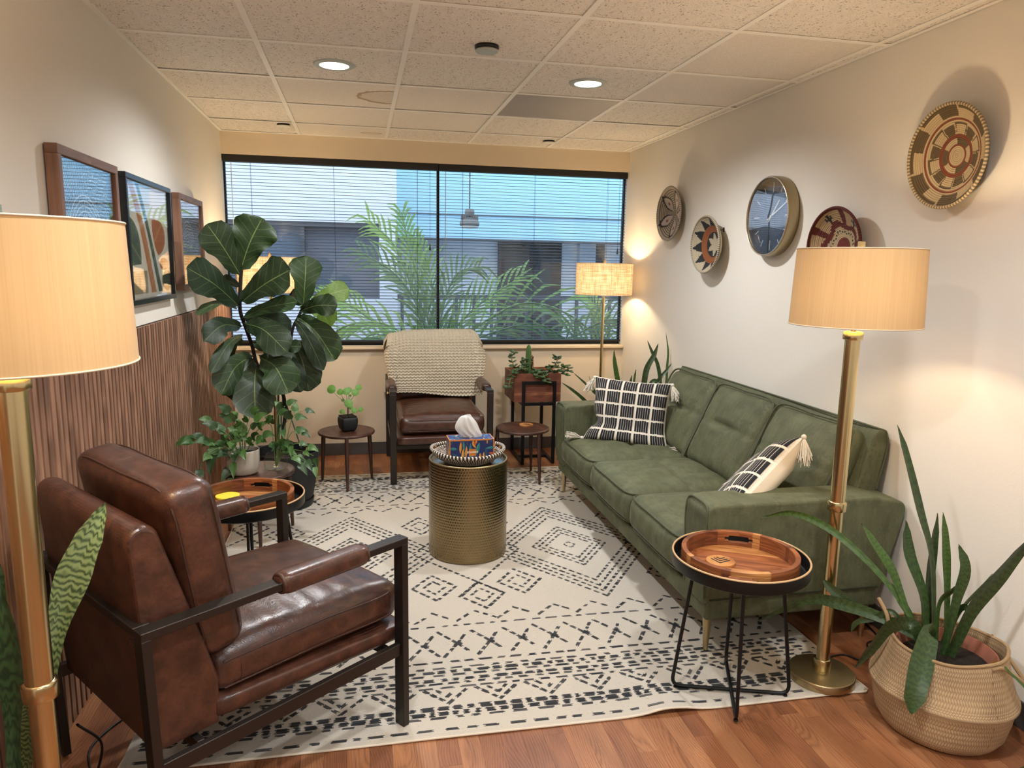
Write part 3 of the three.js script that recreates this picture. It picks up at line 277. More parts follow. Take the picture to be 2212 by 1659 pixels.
  const b0 = pos.length / 3; edge.forEach((e, i) => { pos.push(pos[e * 3], Math.max(0.0008, pos[e * 3 + 1] - 0.008), pos[e * 3 + 2]); uv.push(uv[e * 2], uv[e * 2 + 1]); if (i) ix.push(edge[i - 1], e, b0 + i - 1, e, b0 + i, b0 + i - 1); });
  const g = new THREE.BufferGeometry(); g.setAttribute('position', new THREE.Float32BufferAttribute(pos, 3)); g.setAttribute('uv', new THREE.Float32BufferAttribute(uv, 2)); g.setIndex(ix); g.computeVertexNormals();
  const rug = thing('area_rug', 'cream rug with black dashed diamonds and zigzags under the seating', 'rug'); part('pile', g, std({ map, roughness: 0.97, bumpMap: rep(grainBump, 20, 24), bumpScale: 0.002 }), rug);
  const bpts = edge.filter((e, i) => i % 2 === 0).map((e) => [pos[e * 3], Math.max(0.0045, pos[e * 3 + 1] - 0.004), pos[e * 3 + 2]]); part('binding', tube(bpts, 0.0042, 400, 6), M.cream, rug); }
// ---------- sofa ----------
{ const s = thing('sofa', 'green velvet three-seat sofa with brass legs along the right wall', 'sofa'); const Z0 = -4.44, Z1 = -2.335;
  part('base', rbx(1.262, 2.0, 0.155, 0.24, Z0 + 0.008, Z1 - 0.008, 0.012, 3), M.velvet, s); boxUV(s.children[0].geometry);
  part('seat_deck', boxUV(rbx(1.3, 1.95, 0.24, 0.262, Z0 + 0.15, Z1 - 0.15, 0.004, 1)), M.velvet, s);
  const prof2 = new THREE.Shape(); prof2.moveTo(1.262, 0.236); prof2.lineTo(1.252, 0.57); prof2.quadraticCurveTo(1.252, 0.598, 1.29, 0.6); prof2.lineTo(1.93, 0.6); prof2.lineTo(2.055, 0.578); prof2.quadraticCurveTo(2.088, 0.57, 2.076, 0.53); prof2.lineTo(2.0, 0.24); prof2.closePath();
  for (const [z, far] of [[Z1 - 0.178, 0], [Z0 + 0.002, 1]]) { const g = new THREE.ExtrudeGeometry(prof2, { depth: 0.15, bevelEnabled: true, bevelSize: 0.012, bevelThickness: 0.013, bevelSegments: 4, curveSegments: 10 }).translate(0, 0, z + 0.013); boxUV(g); const a = part('arm', g, M.velvet, s);
    const zz = [z + 0.004, z + 0.172]; part('piping', tube([[1.2495, 0.25, zz[0]], [1.243, 0.4, zz[0]], [1.241, 0.57, zz[0]], [1.247, 0.6, zz[0] + 0.01], [1.25, 0.61, (zz[0] + zz[1]) / 2], [1.247, 0.6, zz[1] - 0.01], [1.241, 0.57, zz[1]], [1.243, 0.4, zz[1]], [1.2495, 0.25, zz[1]]], 0.0042, 80, 6), M.piping, a);
    if (!far) part('seam', tube([[1.27, 0.243, Z1 + 0.001], [1.6, 0.243, Z1 + 0.001], [1.99, 0.243, Z1 + 0.001]], 0.003, 20, 5), M.crease, a); }
  { const sh = new THREE.Shape(); sh.moveTo(1.88, 0.26); sh.lineTo(2.022, 0.79); sh.quadraticCurveTo(2.03, 0.836, 2.048, 0.838); sh.lineTo(2.066, 0.836); sh.quadraticCurveTo(2.084, 0.832, 2.08, 0.79); sh.lineTo(1.985, 0.26); sh.closePath();
    const g = new THREE.ExtrudeGeometry(sh, { depth: (Z1 - Z0) - 0.29, bevelEnabled: true, bevelSize: 0.01, bevelThickness: 0.012, bevelSegments: 3, curveSegments: 8 }).translate(0, 0, Z0 + 0.145); boxUV(g); const b = part('back_frame', g, M.velvet, s); part('piping', tube([[2.04, 0.848, Z0 + 0.14], [2.04, 0.85, -3.4], [2.042, 0.849, Z1 - 0.14], [2.07, 0.84, Z1 - 0.134], [2.084, 0.79, Z1 - 0.132], [2.05, 0.6, Z1 - 0.132]], 0.0045, 60, 6), M.piping, b); }
  const bounds = [-2.513, -3.085, -3.672, -4.262];
  for (let i = 0; i < 3; i++) { const za = bounds[i], zb = bounds[i + 1], w = za - zb - 0.004, zc = (za + zb) / 2, ph = i * 1.3;
    const X0 = 1.232, X1 = 1.86, D = X1 - X0, Hh = 0.155;
    const g = soft(D, Hh, w, 0.04, [34, 8, 34], (v, t) => { const top = t[1] > 0 ? 1 : 0.12, e = (1 - t[0] ** 4) * (1 - t[2] ** 4); v.y += (t[1] > 0 ? 0.03 : -0.006) * e; if (t[1] > 0.2) { v.y -= 0.016 * Math.exp(-(((v.x - 0.02) / 0.016) ** 2)) * (1 - t[2] ** 6); v.y += 0.0035 * Math.sin(v.z * 30 + v.x * 12 + ph) * e + 0.002 * Math.sin(v.x * 55 + ph * 2) * Math.exp(-(((v.x - 0.02) / 0.1) ** 2)); } if (t[0] < -0.6) { v.x -= 0.02 * (1 - t[2] ** 4) * (1 - (t[1] * 0.8) ** 2); v.x += 0.0022 * Math.sin(v.z * 62 + ph) * (1 - Math.abs(t[1])); } }).translate((X0 + X1) / 2, 0.262 + Hh / 2, zc);
    const c = part('seat_cushion', g, M.velvet, s); const zz = w / 2 - 0.012;
    const ring = (y, x0) => [[X1 - 0.1, y, zc + w / 2 - 0.004], [x0 + 0.06, y, zc + w / 2 - 0.004], [x0 + 0.012, y, zc + zz - 0.008], [x0 - 0.004, y, zc + zz - 0.05], [x0 - 0.008, y, zc], [x0 - 0.004, y, zc - zz + 0.05], [x0 + 0.012, y, zc - zz + 0.008], [x0 + 0.06, y, zc - w / 2 + 0.004], [X1 - 0.1, y, zc - w / 2 + 0.004]];
    part('piping', tube(ring(0.412, X0 + 0.006), 0.0048, 90, 6), M.piping, c); part('piping', tube(ring(0.27, X0 + 0.01), 0.0045, 90, 6), M.piping, c);
    // back cushion, leaning
    const hB = 0.47, tB = 0.105, bw = w + (i === 0 ? 0.0 : 0);
    const gb = soft(tB, hB, bw, 0.045, [8, 30, 30], (v, t) => { const e = (1 - t[1] ** 4) * (1 - t[2] ** 4); if (t[0] < 0) { v.x -= 0.035 * e; v.x += 0.026 * Math.exp(-(((v.y - 0.02) / 0.014) ** 2)) * Math.exp(-((v.z / 0.13) ** 4)) + 0.006 * Math.exp(-(((v.y - 0.02) / 0.012) ** 2)); v.x += 0.0025 * Math.sin(v.y * 28 + v.z * 16 + ph) * e; } });
    gb.rotateZ(-0.44).translate(1.918, 0.612, zc); const bc = part('back_cushion', gb, M.velvet, s);
    const P = (y, z) => { const v = V(-tB / 2 - 0.002, y, z).applyAxisAngle(V(0, 0, 1), -0.44); return [v.x + 1.918, v.y + 0.612, zc + z]; }; const a = hB / 2 - 0.008, q = bw / 2 - 0.006;
    part('piping', tube([P(-a, -q), P(0, -q - 0.002), P(a - 0.03, -q), P(a, -q + 0.03), P(a + 0.006, 0), P(a, q - 0.03), P(a - 0.03, q), P(0, q + 0.002), P(-a, q)], 0.0055, 90, 6), M.piping, bc);
    const Q = (z) => { const v = V(-tB / 2 - 0.008, 0.02, z).applyAxisAngle(V(0, 0, 1), -0.235); return [v.x + 1.872, v.y + 0.625, zc + z]; }; }
  for (const [x, z] of [[1.297, -2.392], [1.297, -4.4], [1.985, -2.392], [1.985, -4.4]]) part('leg', taper([x, x > 1.9 ? 0.0 : 0.0095, z], [x, 0.158, z], 0.009, 0.019, 18), M.legBrass, s); }
// ---------- throw pillows ----------
{ const map = canvasTex(1024, 1024, (c, w, h) => { c.fillStyle = '#ded6c6'; c.fillRect(0, 0, w, h); for (let i = 0; i < 9000; i++) { c.fillStyle = rnd() < 0.5 ? 'rgba(190,178,158,0.35)' : 'rgba(240,236,226,0.4)'; c.fillRect(rnd() * w, rnd() * h, 3, 3); }
    const n = 5, p = w / n; for (let i = 0; i < n; i++) for (let j = 0; j < n; j++) { const x0 = i * p + p * 0.07, y0 = j * p + p * 0.08, bw = p * 0.86, bh = p * 0.84, k = 6, sw = bw / k; for (let q = 0; q < k; q++) { c.fillStyle = '#14161c'; const e0 = rr(-6, 6), e1 = rr(-6, 6); c.beginPath(); c.roundRect(x0 + q * sw + 1, y0 + e0, sw - 4, bh + e1 - e0, 6); c.fill(); c.fillStyle = 'rgba(60,62,70,0.8)'; for (let y = y0; y < y0 + bh; y += 9) c.fillRect(x0 + q * sw + 4, y, sw - 10, 1.5); c.fillStyle = '#b9b0a2'; for (let y = y0 + e0; y < y0 + bh; y += 8) c.fillRect(x0 + q * sw + sw - 4, y, 4, 4); } } });
  const bump = tex(256, 256, (u, v) => { const a = (u * 5) % 1, b = (v * 5) % 1, inn = a > 0.07 && a < 0.93 && b > 0.08 && b < 0.92; return inn ? 150 + 90 * Math.abs(Math.sin((a - 0.07) / 0.86 * 6 * Math.PI)) : 40 + 60 * fineN(u * 256, v * 256); }, false);
  const pm = std({ map, bumpMap: bump, bumpScale: 0.006, roughness: 0.95 });
  const pillow = (S, T, warp) => { const side = (f) => { const n = 44, pos = [], uv = [], ix = []; for (let j = 0; j <= n; j++) for (let i = 0; i <= n; i++) { const a = i / n * 2 - 1, b = j / n * 2 - 1, pin = 1 - 0.07 * (1 - Math.abs(a) ** 2.2) * (Math.abs(b) > 0.001 ? Math.abs(b) ** 3 : 0) , pin2 = 1 - 0.07 * (1 - Math.abs(b) ** 2.2) * Math.abs(a) ** 3; let x = a * S / 2 * pin2, y = b * S / 2 * pin, z = f * T / 2 * Math.pow(Math.max(0, (1 - a ** 4) * (1 - b ** 4)), 0.55) + f * 0.003 * Math.sin(a * 7 + b * 5) * (1 - a * a) * (1 - b * b); const v = V(x, y, z); if (warp) warp(v, a, b); pos.push(v.x, v.y, v.z); uv.push(i / n, j / n); } const k = n + 1; for (let j = 0; j < n; j++) for (let i = 0; i < n; i++) { const q = j * k + i; if (f > 0) ix.push(q, q + 1, q + k, q + 1, q + k + 1, q + k); else ix.push(q, q + k, q + 1, q + 1, q + k, q + k + 1); } const g = new THREE.BufferGeometry(); g.setAttribute('position', new THREE.Float32BufferAttribute(pos, 3)); g.setAttribute('uv', new THREE.Float32BufferAttribute(uv, 2)); g.setIndex(ix); g.computeVertexNormals(); return g; }; return [side(1), side(-1)]; };
  const tassel = (parent, at, dir, len = 0.085) => { const d = dir.clone().normalize(), gs = [new THREE.SphereGeometry(0.011, 10, 8).translate(...at)], o = V(...at); for (let i = 0; i < 80; i++) { const e = o.clone().addScaledVector(d, len * rr(0.75, 1.08)).add(V(rr(-1, 1), rr(-1, 1), rr(-1, 1)).multiplyScalar(0.021)), m = o.clone().lerp(e, 0.5).add(V(rr(-1, 1), rr(-1, 1), rr(-1, 1)).multiplyScalar(0.006)); gs.push(tube([o, m, e], 0.0019, 5, 4)); } gs.forEach((g) => { for (const k of Object.keys(g.attributes)) if (!['position', 'normal', 'uv'].includes(k)) g.deleteAttribute(k); }); const m = part('tassel', mergeGeometries(gs.map((g) => g.index ? g : g)), M.tassel, parent); m.userData.kind = 'stuff'; return m; };
  { const S = 0.43, p = thing('throw_pillow', 'square black and white woven check pillow with tassels in the far sofa corner', 'pillow', [1.59, 0.607, -4.045]); p.rotation.order = 'YXZ'; p.rotation.set(-0.24, -0.56, -0.03); p.scale.set(1.1, 0.93, 1);
    const [f, b] = pillow(S, 0.15, (v, a, bb) => { if (bb < -0.45) { v.z += 0.05 * (-(bb + 0.45) / 0.55); v.x *= 1 + 0.1 * (-(bb + 0.45) / 0.55); } v.x -= 0.016 * bb * 0 ; v.x += 0.03 * Math.exp(-(((bb + 0.35) / 0.2) ** 2)) * (a < 0 ? (-a) ** 3 : 0); }); part('cover_front', f, pm, p); part('cover_back', b, M.cream, p);
    const h = S / 2; tassel(p, [-h, h - 0.01, 0], V(-0.35, -1, 0.1), 0.09); tassel(p, [h, h - 0.01, 0], V(0.35, -1, 0.15), 0.09); tassel(p, [-h * 1.1, -h + 0.012, 0.05], V(-0.9, 0.12, 0.4), 0.08); tassel(p, [h * 1.1, -h + 0.012, 0.05], V(0.9, -0.02, 0.5), 0.08); }
  { const S = 0.43, p = thing('throw_pillow', 'cream-backed check pillow slumped behind the near sofa arm, corner up', 'pillow', [1.60, 0.575, -2.66]);
    const n = V(-0.62, 0.64, -0.47).normalize(), u = V(0.38, 0.86, 0.32); u.addScaledVector(n, -u.dot(n)).normalize(); const x = new THREE.Vector3().crossVectors(u, n); p.quaternion.setFromRotationMatrix(new THREE.Matrix4().makeBasis(x, u, n)); p.rotateZ(0.78);
    const [f, b] = pillow(S, 0.15); part('cover_front', f, pm, p); part('cover_back', b, M.cream, p); const h = S / 2; const dn = V(0, -1, 0).applyQuaternion(p.quaternion.clone().invert());
    const q = p.quaternion.clone().invert(); tassel(p, [h, h, 0], V(-0.12, -0.9, 0.4).applyQuaternion(q), 0.105); tassel(p, [h, -h, 0], V(0.1, -0.8, 0.5).applyQuaternion(q), 0.1); tassel(p, [-h, h, 0], dn, 0.08); } }
// ---------- leather armchairs ----------
function makeArmchair(label, pos, ry) {
  const t = thing('armchair', label, 'armchair', pos, ry, 'brown leather armchairs'), zf = 0.372, zr = -0.428, X = 0.325, top = 0.613;
  for (const s of [-1, 1]) {
    part('leg', rbx(s * X - 0.021, s * X + 0.021, 0, top, zf - 0.024, zf, 0.003), M.bronze, t); part('leg', bar([s * X, 0, zr + 0.03], [s * X, top, zr + 0.012], 0.042, 0.024, V(0, 0, 1)), M.bronze, t);
    part('arm_bar', rbx(s * X - 0.021, s * X + 0.021, top - 0.002, top + 0.02, zr, zf, 0.003), M.bronze, t); part('side_rail', rbx(s * X - 0.01, s * X + 0.01, 0.245, 0.285, zr + 0.02, zf - 0.024, 0.003), M.bronze, t);
    const pad = soft(0.066, 0.056, 0.29, 0.019, [6, 6, 24], (v, q) => { const e = Math.min(1, (1 - Math.abs(q[2])) * 9); v.x *= 0.86 + 0.14 * e; v.y *= 0.86 + 0.14 * e; }).translate(s * X, top + 0.011, 0.075); const pd = part('arm_pad', pad, M.leather, t);
    for (const z of [-0.062, 0.212]) part('cuff', new THREE.TorusGeometry(0.026, 0.0055, 8, 24).scale(1.05, 0.92, 1).translate(s * X, top + 0.011, z), M.leather, pd);
    part('seam', tube([[s * X - s * 0.0, top + 0.0365, -0.05], [s * X, top + 0.0368, 0.08], [s * X, top + 0.0365, 0.2]], 0.0012, 12, 4), M.stitch, pd); }
  part('rear_bar', rbx(-X + 0.021, X - 0.021, top - 0.002, top + 0.02, zr, zr + 0.04, 0.003), M.bronze, t); part('rear_rail', rbx(-X + 0.01, X - 0.01, 0.255, 0.285, -0.3, -0.28, 0.003), M.bronze, t); part('front_rail', rbx(-X + 0.01, X - 0.01, 0.235, 0.262, zf - 0.05, zf - 0.03, 0.003), M.bronze, t);
  const tilt = (g) => g; // deck and cushion slope a little to the back
  part('seat_deck', soft(0.6, 0.062, 0.645, 0.02, [12, 4, 14], (v, q) => { v.y += 0.018 * (1 - q[0] ** 2) * (q[1] > 0 ? 0.2 : 0); }).rotateX(0.05).translate(0, 0.318, 0.08), M.leather, t);
  const sc = part('seat_cushion', soft(0.575, 0.125, 0.63, 0.045, [30, 8, 34], (v, q) => { const e = (1 - q[0] ** 4) * (1 - q[2] ** 4); if (q[1] > 0) { v.y += 0.03 * e; v.y += 0.003 * Math.sin(v.x * 34 + v.z * 18) * e * Math.abs(q[0]); v.y -= 0.006 * Math.exp(-(((v.x + 0.2) / 0.07) ** 2)) * Math.abs(Math.sin(v.z * 46)) * e; } if (q[2] > 0.8) v.z += 0.014 * (1 - q[0] ** 4) * (1 - q[1] ** 2); }).rotateX(0.02).translate(0, 0.41, 0.08), M.leather, t);
  for (const y of [0.446, 0.374]) { const w = 0.2845, a = 0.394, z0 = -0.237; part('seam', tube([[-w, y, z0 + 0.03], [-w, y, 0.1], [-w, y - 0.004, a - 0.055], [-w + 0.04, y - 0.005, a - 0.006], [0, y - 0.005, a + 0.008], [w - 0.04, y - 0.005, a - 0.006], [w, y - 0.004, a - 0.055], [w, y, 0.1], [w, y, z0 + 0.03]], 0.0026, 80, 5), M.leather, sc); }
  for (const s of [-1, 1]) for (const z of [-0.16, 0.335]) part('seam', tube([[s * 0.284, 0.374, z], [s * 0.2882, 0.41, z], [s * 0.284, 0.446, z]], 0.0016, 8, 4), M.stitch, sc);
  { const sh = new THREE.Shape(); sh.moveTo(-0.375, 0.3); sh.lineTo(-0.412, 0.82); sh.quadraticCurveTo(-0.412, 0.846, -0.392, 0.85); sh.quadraticCurveTo(-0.366, 0.85, -0.36, 0.83); sh.lineTo(-0.272, 0.55); sh.lineTo(-0.232, 0.41); sh.lineTo(-0.236, 0.3); sh.closePath();
    const g = new THREE.ExtrudeGeometry(sh, { depth: 0.55, bevelEnabled: true, bevelSize: 0.012, bevelThickness: 0.018, bevelSegments: 4, curveSegments: 8, steps: 6 }).rotateY(-Math.PI / 2).translate(0.275, 0, 0); boxUV(g); const b = part('back_shell', g, M.leather, t);
    for (const s of [-1, 1]) { const x = s * 0.288; part('seam', tube([[x, 0.31, -0.366], [x, 0.6, -0.388], [x, 0.82, -0.404], [x, 0.846, -0.388], [x, 0.826, -0.364], [x, 0.55, -0.276], [x, 0.41, -0.238], [x, 0.31, -0.242]], 0.0026, 60, 5), M.leather, b); } }
  { const g = soft(0.575, 0.47, 0.125, 0.042, [28, 26, 8], (v, q) => { const e = (1 - q[0] ** 4) * (1 - q[1] ** 4); v.z += (q[2] > 0 ? 0.022 : -0.004) * e; v.z += 0.002 * Math.sin(v.x * 30 + v.y * 22) * e * (q[2] > 0 ? 1 : 0); }); g.rotateX(-0.165).translate(0, 0.702, -0.232); const b = part('back_cushion', g, M.leather, t);
    const P = (x, y, z) => { const v = V(x, y, z).applyAxisAngle(V(1, 0, 0), -0.165); return [v.x, v.y + 0.702, v.z - 0.232]; };
    for (const zz of [-0.048, 0.048]) { const w = 0.2785, h = 0.2265; part('seam', tube([P(-w, -h + 0.05, zz), P(-w, 0, zz), P(-w, h - 0.05, zz), P(-w + 0.02, h - 0.014, zz), P(-w + 0.06, h, zz), P(0, h, zz), P(w - 0.06, h, zz), P(w - 0.02, h - 0.014, zz), P(w, h - 0.05, zz), P(w, 0, zz), P(w, -h + 0.05, zz)], 0.0026, 80, 5), M.leather, b); } }
  return t;
}
const chairA = makeArmchair('brown leather armchair with dark metal frame in the left foreground', [-0.37, 0.0092, -2.174], 2.24);
copyOf(chairA, 'armchair', 'brown leather armchair under the window with a knit throw on it', [0.532, 0.009, -5.085], 0.0);
// ---------- knit throw ----------
{ const prof3 = new THREE.CatmullRomCurve3([V(0, 0.54, -5.165), V(0, 0.66, -5.168), V(0, 0.78, -5.19), V(0, 0.87, -5.215), V(0, 0.945, -5.255), V(0, 0.975, -5.315), V(0, 0.965, -5.385), V(0, 0.9, -5.46), V(0, 0.8, -5.512), V(0, 0.65, -5.53), V(0, 0.5, -5.53)], false, 'centripetal');
  const n = 300, m = 190, pos = [], uv = [], ix = []; const st = 0.026;
  for (let side = 0; side < 2; side++) for (let i = 0; i <= n; i++) { const t = i / n, q = prof3.getPointAt(t), tg = prof3.getTangentAt(t), nn = V(0, -tg.z, tg.y); const s = t * prof3.getLength();
    for (let j = 0; j <= m; j++) { const b = j / m, w = 0.70 + 0.02 * Math.sin(t * 9), x = 0.183 + b * w + 0.012 * Math.sin(s * 16 + b * 3) * (b < 0.1 || b > 0.9 ? 1 : 0); let off = 0, yy = 0;
      if (!side) { const col = (b * w / st), row = s / (st * 0.8), cf = col - Math.floor(col) - 0.5, rf = ((row + Math.abs(cf) * 1.1) % 1 + 1) % 1 - 0.5; off = 0.022 * Math.max(0, 1 - (rf * 2) ** 2) * Math.max(0, 1 - (Math.abs(Math.abs(cf) - 0.25) * 3.6) ** 2); off += 0.004 * Math.sin(s * 21 + b * 5); } else off = -0.012;
      const sag = 0.035 * Math.sin(b * Math.PI * 2 + 0.5) * Math.max(0, 0.25 - t) * 4 * 0.6, edgeIn = t < 0.4 ? 0.0 : 0; const hang = (t < 0.06 ? (1 - t / 0.06) : 0) * (0.018 * Math.sin(b * 5.2 + 0.6)); yy = hang - 0.02 * Math.exp(-(((b - 0.06) / 0.09) ** 2)) * (t > 0.3 && t < 0.62 ? 1 : 0.0);
      const dip = (b > 0.94 ? (b - 0.94) / 0.06 : b < 0.05 ? (0.05 - b) / 0.05 : 0); const drop = dip * dip * 0.03 * (t > 0.3 && t < 0.62 ? 1 : 0.2);
      pos.push(x, q.y + nn.y * off + yy - drop, q.z + nn.z * off - dip * dip * (t < 0.35 ? 0.03 : 0)); uv.push(b, t); } }
  const k = m + 1, S = (n + 1) * k; for (let i = 0; i < n; i++) for (let j = 0; j < m; j++) { const a = i * k + j; ix.push(a, a + 1, a + k, a + 1, a + k + 1, a + k); ix.push(S + a, S + a + k, S + a + 1, S + a + 1, S + a + k, S + a + k + 1); }
  for (let i = 0; i < n; i++) for (const j of [0, m]) { const a = i * k + j; ix.push(a, a + k, S + a, a + k, S + a + k, S + a); } for (let j = 0; j < m; j++) for (const i of [0, n]) { const a = i * k + j; ix.push(a, a + 1, S + a, a + 1, S + a + 1, S + a); }
  const g = new THREE.BufferGeometry(); g.setAttribute('position', new THREE.Float32BufferAttribute(pos, 3)); g.setAttribute('uv', new THREE.Float32BufferAttribute(uv, 2)); g.setIndex(ix); g.computeVertexNormals(); solo('throw_blanket', g, M.knit, 'chunky oatmeal knit throw draped over the back of the far armchair', 'blanket'); }
// ---------- hammered drum table, woven bowl, tissue box ----------
{ const d = thing('drum_table', 'hammered antique brass drum side table in the middle of the rug', 'side table', [0.531, 0.0095, -3.535]); const R = 0.2, Hd = 0.492;
  const hm = tex(512, 512, (u, v) => { const row = v * 20, off = (Math.floor(row) % 2) * 0.5, a = ((u * 24 + off) % 1) - 0.5, b = (row % 1) - 0.5, r = Math.hypot(a, b); return 215 - 190 * Math.max(0, 1 - (r / 0.46) ** 2) + 20 * midN(u * 32, v * 32); }, false);
  const body = std({ color: new THREE.Color(0.27, 0.205, 0.11), metalness: 1, roughness: 0.27, roughnessMap: tex(256, 256, (u, v) => 150 + 100 * midN(u * 32, v * 32) * bigN(u * 8, v * 8), false), bumpMap: hm, bumpScale: 0.0013 });
  const g = lathe([[R - 0.006, 0], [R, 0.004], [R, Hd - 0.006], [R - 0.003, Hd]], 96); uvBy(g, (x, y, z) => [Math.atan2(x, z) / 6.2832 * 4.45, y / 0.282]); { const uvA = g.attributes.uv, n = 5; for (let i = 0; i < uvA.count; i++) uvA.setX(i, Math.floor(i / 4) / 96 * 4); } part('body', g, body, d);
  part('rim', new THREE.TorusGeometry(R - 0.005, 0.0045, 10, 96).rotateX(Math.PI / 2).translate(0, Hd, 0), M.brassDull, d); const tg = lathe([[R - 0.009, Hd], [R - 0.012, Hd - 0.016], [R - 0.02, Hd - 0.019], [0, Hd - 0.019]], 64); part('top', tg, std({ color: new THREE.Color(0.5, 0.47, 0.42), metalness: 1, roughness: 0.22, bumpMap: rep(hm, 0.7, 0.7), bumpScale: 0.001 }), d); boxUV(tg, 3.5); }
{ const coil = (a, b, n, m) => tex(1024, 64, (u, v) => { const s = (u * n) % 1, k = (s + 0.15 * Math.sin(v * 6.28)) % 1; return k < m ? b : mix(a, b, 0.08 * fineN(u * 900, v * 60)); });
  const wrap = std({ map: coil([38, 30, 26], [214, 203, 186], 64, 0.42), roughness: 0.85, bumpMap: tex(512, 8, (u) => 120 + 120 * Math.sin(u * 64 * 6.283), false), bumpScale: 0.002 });
  const b = thing('woven_bowl', 'black and cream coiled woven bowl with wooden beads on the drum table', 'bowl', [0.527, 0.4835, -3.53]); const bands = tex(512, 256, (u, v) => { const r = (v * 16) % 1, st = (u * 90 + Math.floor(v * 16) * 0.37) % 1, dark = Math.floor(v * 16) > 10; return dark ? (st < 0.5 ? [42, 33, 30] : [205, 194, 178]) : (r < 0.16 ? [92, 74, 58] : st < 0.12 ? [150, 128, 104] : [206, 190, 166]); }); const wm = std({ map: bands, roughness: 0.9, bumpMap: tex(8, 512, (u, v) => 120 + 110 * Math.sin(v * 16 * 6.283), false), bumpScale: 0.003 });
  const pr = []; for (let i = 0; i <= 40; i++) { const t = i / 40; pr.push([0.002 + 0.168 * Math.pow(t, 0.8), 0.004 + 0.052 * Math.pow(t, 3.2) + 0.0015 * Math.abs(Math.sin(t * 16 * Math.PI))]); } for (let i = 40; i >= 0; i--) { const t = i / 40; pr.push([0.002 + 0.172 * Math.pow(t, 0.8), -0.003 + 0.052 * Math.pow(t, 3.0)]); } const lg = lathe(pr, 96); { const a = lg.attributes.uv; for (let i = 0; i < a.count; i++) { const v = a.getY(i); a.setY(i, v < 0.5 ? v * 2 : (1 - v) * 2); } } part('weave', lg, wm, b);
  const ring = (R, r, y, dip) => { const pts = []; for (let i = 0; i < 48; i++) { const a = i / 48 * 6.2832; pts.push([R * Math.cos(a), y + dip * Math.abs(Math.cos(a)) ** 3, R * 0.97 * Math.sin(a)]); } const g = tube(pts, r, 160, 10, true); const u = g.attributes.uv; return g; };
  part('rim', ring(0.184, 0.0085, 0.062, 0.012), wrap, b); part('rim_coil', ring(0.172, 0.0065, 0.052, -0.002), wrap, b);
  const bead = new THREE.SphereGeometry(0.0075, 14, 10); for (const s of [0, Math.PI]) for (const a of [-0.5, -0.17, 0.17, 0.5]) { const m = part('bead', bead, M.acacia[1], b); m.position.set(0.178 * Math.cos(a + s), 0.062, 0.174 * Math.sin(a + s)); } }
